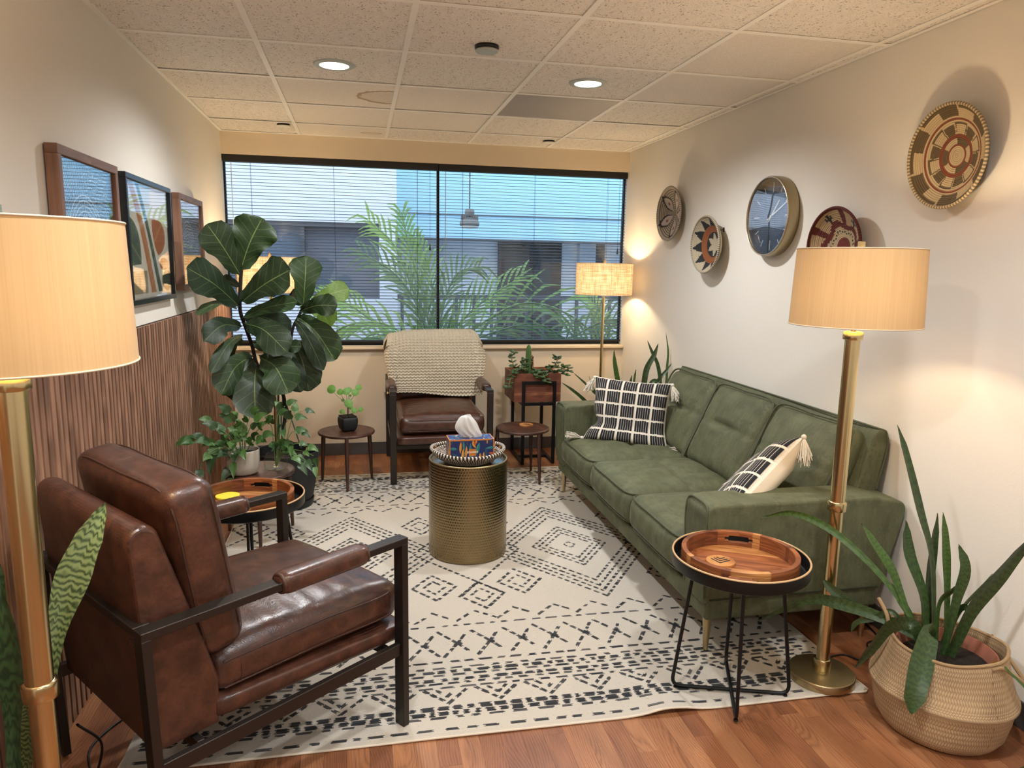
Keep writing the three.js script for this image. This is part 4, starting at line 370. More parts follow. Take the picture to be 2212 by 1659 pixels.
{ const front = canvasTex(1024, 512, (c, w, h) => { c.fillStyle = '#c97a2c'; c.fillRect(0, 0, w, h); c.fillStyle = '#1d2c63'; c.fillRect(28, 26, w - 56, h - 40); const leaf = (x, y, l, wd, a, col, col2) => { c.save(); c.translate(x, y); c.rotate(a); c.beginPath(); c.moveTo(0, -l / 2); c.quadraticCurveTo(wd, -l * 0.05, 0, l / 2); c.quadraticCurveTo(-wd, -l * 0.05, 0, -l / 2); c.fillStyle = col; c.fill(); c.beginPath(); c.moveTo(0, -l / 2); c.quadraticCurveTo(wd, -l * 0.05, 0, l / 2); c.fillStyle = col2; c.fill(); c.restore(); };
    const T = ['#3f8f8c', '#2c7176'], D = ['#2b5570', '#244a66'], Y = ['#e2a53b', '#c98a2c'], O = ['#d4663a', '#bf5630'];
    for (const [x, y, l, wd, a, k] of [[90, 190, 170, 60, 1.65, T], [120, 320, 140, 46, 1.9, D], [330, 130, 200, 50, -0.15, T], [300, 370, 260, 70, 0.5, T], [480, 240, 330, 60, 0, T], [520, 420, 260, 80, -0.3, T], [650, 200, 280, 80, 0.25, T], [840, 280, 200, 46, -0.2, D], [930, 190, 220, 56, 1.45, T], [130, 470, 150, 56, 0.1, T], [400, 90, 100, 30, 0.4, D], [960, 480, 150, 50, 0.2, T], [60, 60, 120, 40, 0.6, D], [960, 40, 120, 40, 0.6, D],
      [255, 170, 260, 56, 0.06, Y], [305, 330, 290, 56, 0.1, Y], [385, 270, 270, 50, 0.05, Y], [560, 130, 150, 44, -0.7, Y], [700, 390, 190, 50, 0, Y], [780, 370, 190, 46, 0.05, Y], [450, 480, 130, 44, 0, Y], [540, 60, 90, 40, 0, Y], [610, 60, 90, 36, 0.3, Y], [860, 60, 90, 30, 0, Y],
      [585, 80, 110, 40, 0, O], [960, 310, 130, 44, 1.75, O], [735, 430, 160, 34, 0.05, O], [190, 480, 120, 40, -0.3, O], [900, 450, 110, 36, 0.3, O], [850, 500, 80, 34, -0.4, O]]) leaf(x, y, l, wd, a, k[0], k[1]);
    c.fillStyle = '#c97a2c'; c.fillRect(445, 205, 160, 150); c.fillStyle = '#f4f1e6'; c.font = 'italic bold 62px serif'; c.textAlign = 'center'; c.save(); c.translate(525, 290); c.transform(1, -0.04, 0, 1, 0, 0); c.fillText('Kleenex', 0, 0); c.restore(); });
  const side = front.clone(); side.repeat.set(0.5, 1); side.needsUpdate = true; const fm = std({ map: front, roughness: 0.4 }), sm = std({ map: side, roughness: 0.4 });
  const topM = std({ roughness: 0.35, map: canvasTex(512, 256, (c, w, h) => { c.fillStyle = '#c97a2c'; c.fillRect(0, 0, w, h); c.fillStyle = '#22376f'; c.fillRect(12, 12, w - 24, h - 24); const cs = ['#e2a53b', '#d4663a', '#3f8f8c', '#e9d79a', '#5a9bc0']; for (let i = 0; i < 60; i++) { c.fillStyle = cs[i % 5]; c.save(); c.translate(rr(20, w - 20), rr(20, h - 20)); c.rotate(rr(0, 6)); c.beginPath(); c.ellipse(0, 0, rr(6, 26), rr(4, 8), 0, 0, 6.3); c.fill(); c.restore(); } c.fillStyle = '#0d0d10'; c.beginPath(); c.ellipse(w * 0.5, h * 0.5, 130, 34, 0, 0, 6.3); c.fill(); }) });
  const t = thing('tissue_box', 'blue tissue box with painted leaves and a white tissue in the woven bowl', 'tissue box', [0.538, 0.4905, -3.525], 0.02); const w = 0.228, hh = 0.122, dd = 0.115;
  const g = new THREE.BoxGeometry(w, hh, dd).translate(0, hh / 2, 0); part('carton', g, [sm, sm, topM, fm, fm, fm], t);
  { const Lc = new THREE.CatmullRomCurve3([V(-0.03, 0, 0), V(-0.066, 0.035, 0), V(-0.078, 0.072, 0), V(-0.052, 0.112, 0), V(-0.032, 0.122, 0)]), Rc = new THREE.CatmullRomCurve3([V(0.06, 0, 0), V(0.056, 0.03, 0), V(0.036, 0.07, 0), V(0.012, 0.108, 0), V(-0.004, 0.126, 0)]);
    for (const f of [1, -1]) { const n = 30, m = 30, pos = [], uv = [], ix = []; for (let i = 0; i <= n; i++) { const v = i / n, l = Lc.getPoint(v), r = Rc.getPoint(v); for (let j = 0; j <= m; j++) { const u = j / m, q = l.clone().lerp(r, u), bulge = Math.sin(Math.PI * u) * (0.008 + 0.016 * Math.sin(Math.PI * Math.min(1, v * 1.05))), cr = 0.006 * Math.abs(((u * 3.1 + v * 0.9) % 1) - 0.5) + 0.004 * Math.abs(((u * 5.3 - v * 2.2 + 3) % 1) - 0.5) + 0.002 * Math.sin(u * 21 + v * 9); pos.push(q.x + 0.002 * Math.sin(v * 14), hh - 0.006 + q.y, f * (bulge + cr * Math.sin(Math.PI * u)) + 0.01 * v); uv.push(u, v); } } const k = m + 1; for (let i = 0; i < n; i++) for (let j = 0; j < m; j++) { const a = i * k + j; ix.push(a, a + 1, a + k, a + 1, a + k + 1, a + k); } const g2 = new THREE.BufferGeometry(); g2.setAttribute('position', new THREE.Float32BufferAttribute(pos, 3)); g2.setAttribute('uv', new THREE.Float32BufferAttribute(uv, 2)); g2.setIndex(ix); g2.computeVertexNormals(); part('tissue', g2, M.paper, t, 'white tissue pulled up through the slot'); } } }
// ---------- round walnut side tables ----------
function makeStool(label, pos, ry, y0) { const t = thing('round_side_table', label, 'side table', pos, ry, 'round walnut side tables'), Hs = 0.362, R = 0.186;
  const g = lathe([[0, Hs - 0.022], [R - 0.012, Hs - 0.022], [R - 0.003, Hs - 0.018], [R, Hs - 0.011], [R - 0.003, Hs - 0.003], [R - 0.012, Hs], [0, Hs]], 64); uvBy(g, (x, y, z) => [x / 0.45, z / 0.9]); part('table_top', g, M.walnut, t);
  for (let i = 0; i < 3; i++) { const a = i * 2.0944, dx = Math.sin(a), dz = Math.cos(a); const p = [[0.0, 0], [0.0078, 0], [0.009, 0.02], [0.0135, 0.2], [0.0145, 0.29], [0.0125, 0.325], [0.0125, 0.345], [0.008, 0.352], [0, 0.352]]; const lg = lathe(p, 18); const tilt = 0.05; lg.rotateX(-tilt).rotateY(a).translate(dx * (R - 0.006 + tilt * 0.34 - 0.006), 0, dz * (R - 0.006 + tilt * 0.34 - 0.006)); uvBy(lg, (x, y, z) => [Math.atan2(x - dx * R, z - dz * R) * 0.05, y / 0.9]); part('leg', lg, M.walnut, t); } return t; }
const stoolA = makeStool('round walnut side table holding the small plant in a square black pot', [-0.097, 0.0095, -4.812], 0.02);
copyOf(stoolA, 'round_side_table', 'round walnut side table with a wooden coaster beside the sofa', [1.092, 0.0095, -4.755], 0.47);
copyOf(stoolA, 'round_side_table', 'round walnut side table under the white pothos pot', [-0.54, 0.0095, -3.93], 2.2);
function coaster(name, label, pos, ry, mat, stripes) { const c = thing(name, label, 'coaster', pos, ry); const g = cyl(0.048, 0.048, 0, 0.007, 40); uvBy(g, (x, y, z) => [x / 0.3, z / 0.6]); part('disc', g, mat, c); if (stripes) for (let i = 0; i < 3; i++) { const o = -0.016 + i * 0.0125, zc = 0.016 - i * 0.0125; part('inlay', bx(o - 0.0026, o + 0.0026, 0.0062, 0.0076, -0.028, zc), M.dark, c); part('inlay', bx(o + 0.0026, 0.03, 0.0062, 0.0076, zc - 0.0052, zc), M.dark, c); } return c; }
coaster('coaster', 'round wooden coaster with dark chevron lines on the walnut side table by the sofa', [1.128, 0.3722, -4.80], -0.6, M.acacia[1], true);
// ---------- black tray tables with acacia trays ----------
function makeTrayTable(label, pos, feet, ry) { const t = thing('tray_table', label, 'side table', pos, ry, 'black metal tray tables'), R = 0.225, y0 = 0.472, y1 = 0.515;
  part('tray_top', lathe([[0, y0 - 0.004], [R - 0.01, y0 - 0.004], [R - 0.001, y0 + 0.003], [R, y1 - 0.002], [R - 0.003, y1], [R - 0.006, y1 - 0.002], [R - 0.008, y0 + 0.006], [R - 0.016, y0], [0, y0]], 96), M.blackMetal, t);
  part('rim', new THREE.TorusGeometry(R - 0.003, 0.0035, 8, 96).rotateX(Math.PI / 2).translate(0, y1, 0), std({ color: 0xc9a77c, roughness: 0.5, metalness: 0.2 }), t, 'tan rim');
  for (const [a, b] of feet) { const up = (p) => [p[0] * 0.72, y0 - 0.003, p[1] * 0.72], lo = (p) => [p[0], 0.008, p[1]]; const c = new THREE.CurvePath(), A = V(...up(a)), B = V(...lo(a)), Cc = V(...lo(b)), D = V(...up(b)); const r = 0.035, b0 = B.clone().lerp(A, r / B.distanceTo(A)), b1 = B.clone().lerp(Cc, r / B.distanceTo(Cc)), c0 = Cc.clone().lerp(B, r / B.distanceTo(Cc)), c1 = Cc.clone().lerp(D, r / Cc.distanceTo(D)); c.add(new THREE.LineCurve3(A, b0)); c.add(new THREE.QuadraticBezierCurve3(b0, B, b1)); c.add(new THREE.LineCurve3(b1, c0)); c.add(new THREE.QuadraticBezierCurve3(c0, Cc, c1)); c.add(new THREE.LineCurve3(c1, D)); part('leg_rod', new THREE.TubeGeometry(c, 120, 0.0065, 10), M.blackMetal, t); for (const p of [a, b]) part('foot_pad', cyl(0.008, 0.007, 0, 0.006, 12).translate(p[0] * 0.93, 0, p[1] * 0.93), M.black, t); }
  return t; }
const feetR = [[[-0.185, -0.08], [0.2, 0.045]], [[0.09, -0.2], [-0.06, 0.15]]];
makeTrayTable('black metal tray table with crossed rod legs in front of the sofa arm', [1.244, 0.0, -2.098], feetR, 0); scene.children[scene.children.length - 1].position.y = 0.0092;
const feetL = [[[-0.19, -0.06], [0.19, 0.06]], [[0.06, -0.19], [-0.06, 0.19]]];
makeTrayTable('black metal tray table between the wood slat wall and the leather armchair', [-0.46, 0.0092, -3.01], feetL, 0.5);
function makeTray(label, pos, ry) { const t = thing('serving_tray', label, 'tray', pos, ry, 'round acacia serving trays'), R = 0.19, h = 0.06, N = 12, gap = 0.0;
  const cuts = [0, 0.4, 0.52, 1.15, 1.3, 2.0, 2.9, 3.14, 3.62, 3.75, 4.4, 4.55, 5.2, 6.2832]; const handle = (a) => Math.abs(Math.cos(a)) < 0.0;
  for (let i = 0; i + 1 < cuts.length; i++) { const a0 = cuts[i], a1 = cuts[i + 1]; const mk = (y0, y1, b0, b1) => { const n = Math.max(2, Math.ceil((b1 - b0) / 0.12)), sh = new THREE.Shape(); sh.absarc(0, 0, R, b0, b1, false); sh.absarc(0, 0, R - 0.014, b1, b0, true); sh.closePath(); const g = new THREE.ExtrudeGeometry(sh, { depth: y1 - y0, bevelEnabled: true, bevelSize: 0.0012, bevelThickness: 0.0012, bevelSegments: 1, curveSegments: n * 3 }).rotateX(-Math.PI / 2).translate(0, y0, 0); uvBy(g, (x, y, z) => [y / 0.12 + i * 0.31, Math.atan2(x, z) * 0.35 + i * 0.17]); return g; };
    const hc = [Math.PI / 2, 3 * Math.PI / 2], mat = M.acacia[[0, 2, 0, 1, 0, 2, 0, 0, 1, 0, 2, 1, 0][i % 13]]; part('rim_stave', mk(0.0012, 0.02, a0, a1), mat, t); part('rim_stave', mk(0.0448, h, a0, a1), mat, t);
    // the middle of the wall is left open at the two hand holes
    for (const [ya, yb, hw] of [[0.0202, 0.0262, 0.2], [0.0264, 0.0384, 0.285], [0.0386, 0.0446, 0.2]]) { let segs = [[a0, a1]]; for (const c of hc) { const h0 = c - hw, h1 = c + hw; segs = segs.flatMap(([p, q]) => (q <= h0 || p >= h1 ? [[p, q]] : [[p, Math.min(q, h0)], [Math.max(p, h1), q]].filter(([r, s]) => s - r > 0.005))); } for (const [p, q] of segs) part('rim_stave', mk(ya, yb, p, q), mat, t); } }
  const wd = 2 * (R - 0.014) / 5; for (let i = 0; i < 5; i++) { const z0 = -(R - 0.014) + i * wd, z1 = z0 + wd - 0.0006, rr2 = R - 0.0145, sh = new THREE.Shape(), e = (z) => Math.sqrt(Math.max(0.00001, rr2 * rr2 - Math.min(rr2 * rr2, z * z))); const nn = 12; for (let k = 0; k <= nn; k++) { const z = z0 + (z1 - z0) * k / nn; k ? sh.lineTo(e(z), z) : sh.moveTo(e(z), z); } for (let k = nn; k >= 0; k--) { const z = z0 + (z1 - z0) * k / nn; sh.lineTo(-e(z), z); } sh.closePath(); const g = new THREE.ExtrudeGeometry(sh, { depth: 0.008, bevelEnabled: false }).rotateX(-Math.PI / 2); uvBy(g, (x, y, z) => [z / 0.28 + i * 0.27, x / 0.7 + i * 0.4]); part('floor_board', g, M.acacia[[0, 1, 0, 0, 1][i]], t); }
  return t; }
const trayA = makeTray('round acacia tray with hand holes on the tray table by the sofa arm', [1.238, 0.4822, -2.092], -0.49);
copyOf(trayA, 'serving_tray', 'round acacia tray on the tray table by the slat wall, holding a yellow coaster', [-0.468, 0.4822, -3.0], -0.25);
coaster('coaster', 'round wooden coaster with dark chevron lines in the tray by the sofa arm', [1.185, 0.4907, -2.12], 0.3, M.acacia[1], true);
coaster('coaster', 'bright yellow round coaster in the tray by the slat wall', [-0.555, 0.4907, -3.1], 0, M.yellow, false);
// ---------- floor lamps ----------
const bulbMat = std({ color: 0xffffff, emissive: 0xffc98a, emissiveIntensity: 6, roughness: 0.5 });
function lampLight(t, y, power) { part('bulb', new THREE.SphereGeometry(0.03, 20, 14).translate(0, y, 0), bulbMat, t); const l = new THREE.PointLight(BULB_COLOR, power); l.position.set(0, y, 0); l.shadow.radius = 1.6; t.add(l); }
function shade(t, R0, R1, y0, y1, mat) { const g = new THREE.CylinderGeometry(R1, R0, y1 - y0, 72, 1, true).translate(0, (y0 + y1) / 2, 0); uvBy(g, (x, y, z) => [0, 0]); const uvA = g.attributes.uv; for (let i = 0; i < uvA.count; i++) { const k = i % 73; uvA.setXY(i, k / 72 * 2.5, (g.attributes.position.getY(i) - y0) / 0.5); }
  const s = part('lamp_shade', g, mat, t); part('trim', new THREE.TorusGeometry(R1, 0.0022, 6, 72).rotateX(Math.PI / 2).translate(0, y1, 0), M.shadeTrim, s); part('trim', new THREE.TorusGeometry(R0, 0.0022, 6, 72).rotateX(Math.PI / 2).translate(0, y0, 0), M.shadeTrim, s);
  for (let i = 0; i < 3; i++) { const a = i * 2.0944 + 0.4; part('spoke', bar([0, y1 - 0.025, 0], [R1 * Math.cos(a), y1 - 0.004, R1 * Math.sin(a)], 0.004, 0.004), M.brassDull, s); } }
function bigLamp(label, pos, power) { const t = thing('floor_lamp', label, 'floor lamp', pos, 0, 'brass column floor lamps');
  part('base', lathe([[0, 0], [0.112, 0], [0.115, 0.004], [0.115, 0.026], [0.11, 0.031], [0.05, 0.034], [0.046, 0.038], [0, 0.038]], 72), M.brassDull, t);
  part('pole', cyl(0.0225, 0.0225, 0.036, 0.66, 40), M.brass, t); part('collar', lathe([[0.0225, 0.036], [0.03, 0.036], [0.03, 0.075], [0.0225, 0.078]], 40), M.brass, t); part('coupling', lathe([[0.0225, 0.636], [0.031, 0.638], [0.0315, 0.668], [0.0245, 0.671]], 40), M.brass, t);
  part('pole', cyl(0.0245, 0.0245, 0.66, 1.242, 40), M.brass, t); part('neck_collar', lathe([[0.0245, 1.236], [0.032, 1.238], [0.0325, 1.262], [0.02, 1.266], [0, 1.266]], 40), M.brass, t); part('neck', cyl(0.008, 0.008, 1.262, 1.34, 16), M.brassDull, t); part('socket', cyl(0.017, 0.017, 1.33, 1.375, 20), M.brassDull, t);
  for (const s of [-1, 1]) part('harp', tube([[s * 0.02, 1.335, 0], [s * 0.055, 1.38, 0], [s * 0.055, 1.46, 0], [s * 0.012, 1.512, 0], [0, 1.514, 0]], 0.002, 24, 6), M.brassDull, t);
  part('finial', rbx(-0.009, 0.009, 1.514, 1.562, -0.009, 0.009, 0.002, 2), M.brass, t); shade(t, 0.207, 0.198, 1.286, 1.536, M.shadeSilk); lampLight(t, 1.402, power); return t; }
function slimLamp(label, pos, power) { const t = thing('floor_lamp', label, 'floor lamp', pos, 0, 'slim brass floor lamps');
  part('base', lathe([[0, 0], [0.13, 0], [0.132, 0.004], [0.132, 0.016], [0.125, 0.02], [0, 0.022]], 64), M.brassDull, t); part('pole', cyl(0.0115, 0.0115, 0.02, 1.3, 24), M.brass, t); part('socket', cyl(0.016, 0.016, 1.29, 1.345, 20), M.brassDull, t);
  for (const s of [-1, 1]) part('harp', tube([[s * 0.018, 1.3, 0], [s * 0.05, 1.35, 0], [s * 0.05, 1.43, 0], [s * 0.01, 1.476, 0], [0, 1.478, 0]], 0.002, 24, 6), M.brassDull, t); part('finial', lathe([[0, 1.476], [0.012, 1.478], [0.008, 1.49], [0.012, 1.5], [0.011, 1.525], [0, 1.53]], 20), M.brassDull, t);
  shade(t, 0.216, 0.216, 1.264, 1.5, M.shadeLinen); lampLight(t, 1.375, power); return t; }
bigLamp('brass column floor lamp with drum shade at the near end of the sofa', [1.625, 0.0092, -2.136], BULB.front_right);
bigLamp('brass column floor lamp cropped by the left edge, in the foreground', [-0.612, 0, -1.43], BULB.front_left);
slimLamp('slim brass floor lamp with linen shade in the right corner by the window', [1.832, 0, -5.3], BULB.back_right);
slimLamp('floor lamp with linen shade hidden behind the fig leaves by the window', [-0.588, 0, -5.2], BULB.back_left);
const cord = (pts, lab) => solo('power_cord', tube(pts, 0.0035, 80, 6), M.black, lab, 'cord');
cord([[1.70, 0.02, -2.2], [1.75, 0.0045, -2.26], [1.82, 0.004, -2.27], [1.86, 0.004, -2.22], [1.92, 0.004, -2.25], [1.97, 0.004, -2.33], [2.04, 0.004, -2.36], [2.08, 0.004, -2.5]], 'black lamp cord on the floor behind the near brass lamp');
cord([[-0.72, 0.3, -1.86], [-0.7, 0.18, -1.95], [-0.74, 0.05, -2.0], [-0.78, 0.004, -2.08], [-0.82, 0.004, -2.2], [-0.76, 0.004, -2.35], [-0.62, 0.004, -2.5], [-0.5, 0.012, -2.6]], 'black cord trailing under the left leather armchair');
// ---------- framed pictures on the left wall ----------
function picture(label, z0, z1, y0, y1, fw, fd, frameM, art) { // z0 nearer the camera
  const w = Math.abs(z1 - z0), h = y1 - y0, t = thing('framed_picture', label, 'picture', [XL, (y0 + y1) / 2, (z0 + z1) / 2], Math.PI / 2, 'framed pictures'); // local +z points into the room, +x away from the window
  const rail = (x0, x1, a, b, sw) => boxUV(rbx(x0, x1, a, b, 0.004, fd, 0.002, 2), 1.2, [0, 0], sw);
  part('frame_side', rail(-w / 2, w / 2, h / 2 - fw, h / 2, true), frameM, t); part('frame_side', rail(-w / 2, w / 2, -h / 2, -h / 2 + fw, true), frameM, t); part('frame_side', rail(-w / 2, -w / 2 + fw, -h / 2 + fw, h / 2 - fw), frameM, t); part('frame_side', rail(w / 2 - fw, w / 2, -h / 2 + fw, h / 2 - fw), frameM, t);
  part('backing', bx(-w / 2 + fw * 0.5, w / 2 - fw * 0.5, -h / 2 + fw * 0.5, h / 2 - fw * 0.5, 0.004, 0.01), M.dark, t); const a = new THREE.PlaneGeometry(w - 2 * fw, h - 2 * fw).translate(0, 0, 0.0125); part('print', a, art, t); part('glass', bx(-w / 2 + fw, w / 2 - fw, -h / 2 + fw, h / 2 - fw, fd - 0.012, fd - 0.0095), M.picGlass, t); return t; }
{ const scales = (sd) => std({ roughness: 0.8, map: canvasTex(768, 640, (c, w, h) => { c.fillStyle = '#20262c'; c.fillRect(0, 0, w, h); c.lineCap = 'round'; c.strokeStyle = '#d8d6cc'; for (let y = -10; y < h + 20; y += 20) for (let x = (y / 20 % 2) * 11 - 10; x < w + 20; x += 22) { const a = Math.atan2(y - h * 0.45, x - w * 0.5) + rr(-0.5, 0.5); c.lineWidth = rr(3, 6); c.beginPath(); c.moveTo(x, y); c.quadraticCurveTo(x + 10 * Math.cos(a), y + 10 * Math.sin(a), x + 17 * Math.cos(a + 0.7), y + 17 * Math.sin(a + 0.7)); c.stroke(); } c.strokeStyle = '#e9e6da'; c.lineWidth = 5; for (let i = 0; i < 9; i++) { c.beginPath(); c.arc(w * 0.5, h * 0.62, 40 + i * 26, 3.5, 5.9); c.stroke(); } c.fillStyle = '#b7a98f'; c.beginPath(); c.moveTo(w * 0.3, h); c.quadraticCurveTo(w * 0.55, h * 0.8, w * 0.8, h); c.fill(); }) });
  const abs = std({ roughness: 0.85, map: canvasTex(1024, 760, (c, w, h) => { c.fillStyle = '#c9c3b6'; c.fillRect(0, 0, w, h); const P = (col, f) => { c.fillStyle = col; c.beginPath(); f(); c.fill(); };
    // left of the canvas hangs nearest the camera
    P('#3f4644', () => { c.moveTo(0, h * 0.3); c.bezierCurveTo(w * 0.2, h * 0.28, w * 0.34, h * 0.42, w * 0.3, h * 0.7); c.lineTo(0, h * 0.72); }); P('#8f8268', () => { c.rect(0, h * 0.76, w * 0.42, h * 0.2); });
    P('#a4663f', () => { c.moveTo(w * 0.1, 0); c.lineTo(w * 0.2, 0); c.bezierCurveTo(w * 0.42, h * 0.3, w * 0.5, h * 0.6, w * 0.62, h * 0.96); c.lineTo(w * 0.5, h * 0.96); c.bezierCurveTo(w * 0.4, h * 0.6, w * 0.3, h * 0.3, w * 0.1, 0); }); P('#2d3b31', () => { c.moveTo(w * 0.26, 0); c.lineTo(w * 0.33, 0); c.bezierCurveTo(w * 0.52, h * 0.3, w * 0.62, h * 0.6, w * 0.78, h * 0.96); c.lineTo(w * 0.68, h * 0.96); c.bezierCurveTo(w * 0.55, h * 0.6, w * 0.45, h * 0.3, w * 0.26, 0); });
    P('#9c4f2d', () => { c.moveTo(w * 0.6, h * 0.3); c.bezierCurveTo(w * 0.95, h * 0.2, w * 1.05, h * 0.55, w * 0.72, h * 0.62); c.bezierCurveTo(w * 0.62, h * 0.55, w * 0.58, h * 0.4, w * 0.6, h * 0.3); }); P('#8a4528', () => { c.ellipse(w * 0.86, h * 0.7, w * 0.12, h * 0.06, 0, 0, 6.3); }); P('#2f3a2e', () => { c.ellipse(w * 0.92, h * 0.86, w * 0.14, h * 0.1, 0, 0, 6.3); }); }) });
  picture('walnut framed paper-cut picture nearest the lamp, partly behind its shade', -2.53, -3.105, 1.315, 1.818, 0.03, 0.042, M.frameWood, scales(1));
  picture('black framed abstract print, middle of three pictures', -3.225, -3.945, 1.28, 1.816, 0.022, 0.034, M.frameBlack, abs);
  picture('walnut framed picture nearest the window, beside the fig', -4.08, -4.66, 1.312, 1.812, 0.03, 0.042, M.frameWood, scales(2)); }
// ---------- clock and baskets on the right wall ----------
{ const t = thing('wall_clock', 'round brass wall clock with dark dial and white hands among the baskets', 'clock', [XR, 1.742, -3.428], -Math.PI / 2); const R = 0.2;
  part('case', lathe([[R - 0.012, 0.002], [R - 0.002, 0.004], [R, 0.01], [R, 0.06], [R - 0.003, 0.066], [R - 0.009, 0.066], [R - 0.011, 0.058], [R - 0.011, 0.02]], 80).rotateX(Math.PI / 2), std({ color: new THREE.Color(0.36, 0.29, 0.17), metalness: 1, roughness: 0.33 }), t); part('rim', new THREE.TorusGeometry(R - 0.006, 0.0035, 8, 80).translate(0, 0, 0.065), std({ color: 0xcfc9bd, metalness: 0.9, roughness: 0.25 }), t);
  part('dial', new THREE.CylinderGeometry(R - 0.011, R - 0.011, 0.006, 64).rotateX(Math.PI / 2).translate(0, 0, 0.03), phy({ color: 0x101214, roughness: 0.3, clearcoat: 1, clearcoatRoughness: 0.03 }), t); for (let i = 0; i < 12; i++) { const l = i % 3 ? 0.035 : 0.05, m = part('hour_mark', bx(-0.0016, 0.0016, R - 0.03 - l, R - 0.03, 0.0332, 0.0346), M.white, t); m.rotation.z = -i * Math.PI / 6; }
  const hand = (n, a, l, w) => { const m = part(n, bx(-w, w, -0.035, l, 0.037, 0.039), M.white, t); m.rotation.z = -a; }; hand('hour_hand', 0.72, 0.105, 0.0035); hand('minute_hand', 1.12, 0.15, 0.003); part('hub', cyl(0.006, 0.006, 0.034, 0.042, 16).rotateX(Math.PI / 2), M.white, t); const gl = lathe([[0, 0.0655], [R * 0.5, 0.0645], [R - 0.012, 0.061], [R - 0.012, 0.0595], [R * 0.5, 0.063], [0, 0.064]], 64).rotateX(Math.PI / 2); part('glass', gl, M.picGlass, t);
  const basket = (label, y, z, R2, depth, tiltX, tiltY, coils, colorAt, spin = 0) => { const b = thing('wall_basket', label, 'basket', [XR - 0.004, y, z], 0, 'coiled wall baskets'); b.rotation.set(0, -Math.PI / 2 + tiltY, 0); b.rotateX(tiltX); const map = tex(1024, 256, (u, v) => { const c = Math.floor(v * coils), cf = v * coils - c, a = ((Math.floor(u * (40 + c * 9)) + 0.5) / (40 + c * 9)); const col = colorAt(a * 6.2832 + spin, (c + 0.5) / coils, c), sh = 0.86 + 0.14 * Math.sin(u * (40 + c * 9) * 6.283); return col.map((q) => q * sh); });
    const bump = tex(8, 1024, (u, v) => 40 + 210 * Math.sqrt(Math.abs(Math.sin(v * coils * Math.PI))), false); const n = 60, pr = []; for (let i = 0; i <= n; i++) { const q = i / n; pr.push([0.0005 + (R2 - 0.006) * q, 0.012 + depth * Math.pow(q, 2.3) + 0.0016 * Math.abs(Math.sin(q * coils * Math.PI))]); } const g = lathe(pr, 90); const uvA = g.attributes.uv; for (let i = 0; i < uvA.count; i++) { const u = uvA.getX(i), v = uvA.getY(i); uvA.setXY(i, u, v); } g.rotateX(Math.PI / 2); part('weave', g, std({ map, roughness: 0.9, bumpMap: bump, bumpScale: 0.003 }), b);
    const po = pr.map(([x, yy]) => [x + 0.004, yy - 0.009]); part('outside', lathe(po, 72).rotateX(Math.PI / 2), std({ color: new THREE.Color().setRGB(...colorAt(0.3, 0.97, coils).map((c) => Math.pow(c / 255, 2.2) * 0.9)), roughness: 0.9, bumpMap: bump, bumpScale: 0.003 }), b); const rc = colorAt(0, 1.01, coils); part('rim', new THREE.TorusGeometry(R2 - 0.003, 0.006, 8, 80).translate(0, 0, 0.012 + depth - 0.001), std({ roughness: 0.9, map: tex(512, 8, (u) => { const k = 0.75 + 0.25 * Math.sin(u * 90 * 6.283); return rc.map((c) => c * k); }) }), b); return b; };
  const cr = [206, 182, 142], gr = [106, 88, 60], rd = [138, 72, 48], wh = [205, 190, 162], bk = [44, 46, 46], or = [156, 92, 52], pl = [196, 178, 158], dr = [110, 44, 36];
  // big tan basket with green-brown windows
  basket('large tan and brown coiled basket with square motifs, nearest and highest', 1.885, -2.283, 0.18, 0.05, 0.06, 0.0, 26, (a, r) => { if (r > 1) return cr; if (r < 0.2) return cr; if (r < 0.235) return rd; const q = (a / 6.2832 + 10) % 1; if (r < 0.36) return Math.floor(q * 6) % 2 ? cr : gr; if (r < 0.41) return rd; const k = (q * 12) % 2; if (r < 0.66) { const e = k % 1; if (e < 0.09 || (k >= 1 && e > 0.93)) return k >= 1 ? gr : cr; if (k < 1 && e > 0.93) return cr; if (r < 0.445) return k < 1 ? gr : cr; if (r > 0.62) return k < 1 ? cr : gr; return k < 1 ? gr : cr; } if (r < 0.69) return cr; if (r < 0.75) return rd; if (r < 0.775) return cr; const k2 = ((q + 0.04) * 12) % 2, e2 = k2 % 1; if (e2 < 0.1) return k2 < 1 ? cr : gr; return k2 < 1 ? gr : (r > 0.92 ? gr : cr); });
  basket('dark red coiled basket with small figures, half hidden behind the lamp shade', 1.578, -2.86, 0.172, 0.06, 0.03, 0.05, 24, (a, r) => { if (r > 0.95) return dr; if (r < 0.27) return [126, 52, 40]; const q = (a / 6.2832 + 10) % 1, w = 0.05 * Math.cos(a * 5); if (r < 0.5 + w) { const z = Math.abs(r - 0.4 - w * 0.6); return z < 0.022 && Math.floor(q * 60) % 2 ? bk : cr; } if (r < 0.64 + w * 1.5) return dr; const s = (q * 5 + 0.5) % 1; if (s < 0.18) return dr; const fx = (s - 0.6) * 8, fy = (r - 0.8) * 9; if ((Math.abs(fx) < 0.28 && Math.abs(fy) < 0.9) || (Math.abs(fy) < 0.2 && Math.abs(fx) < 0.9) || (Math.abs(Math.abs(fx) - 0.75) < 0.2 && fy > -0.2 && fy < 0.75)) return bk; return [198, 168, 126]; }, 0.3);
  basket('black, orange and cream star basket beside the clock', 1.617, -4.052, 0.168, 0.07, 0.02, 0.04, 22, (a, r) => { if (r > 0.97) return wh; const q = (a / 6.2832 + 10) % 1, f = Math.abs((q * 6) % 1 - 0.5) * 2; if (r < 0.44) return r < 0.22 + 0.2 * f ? wh : bk; if (r < 0.66) return or; const f2 = Math.abs((q * 10 + 0.3) % 1 - 0.5) * 2; return (r - 0.66) / 0.31 < f2 ? bk : wh; });
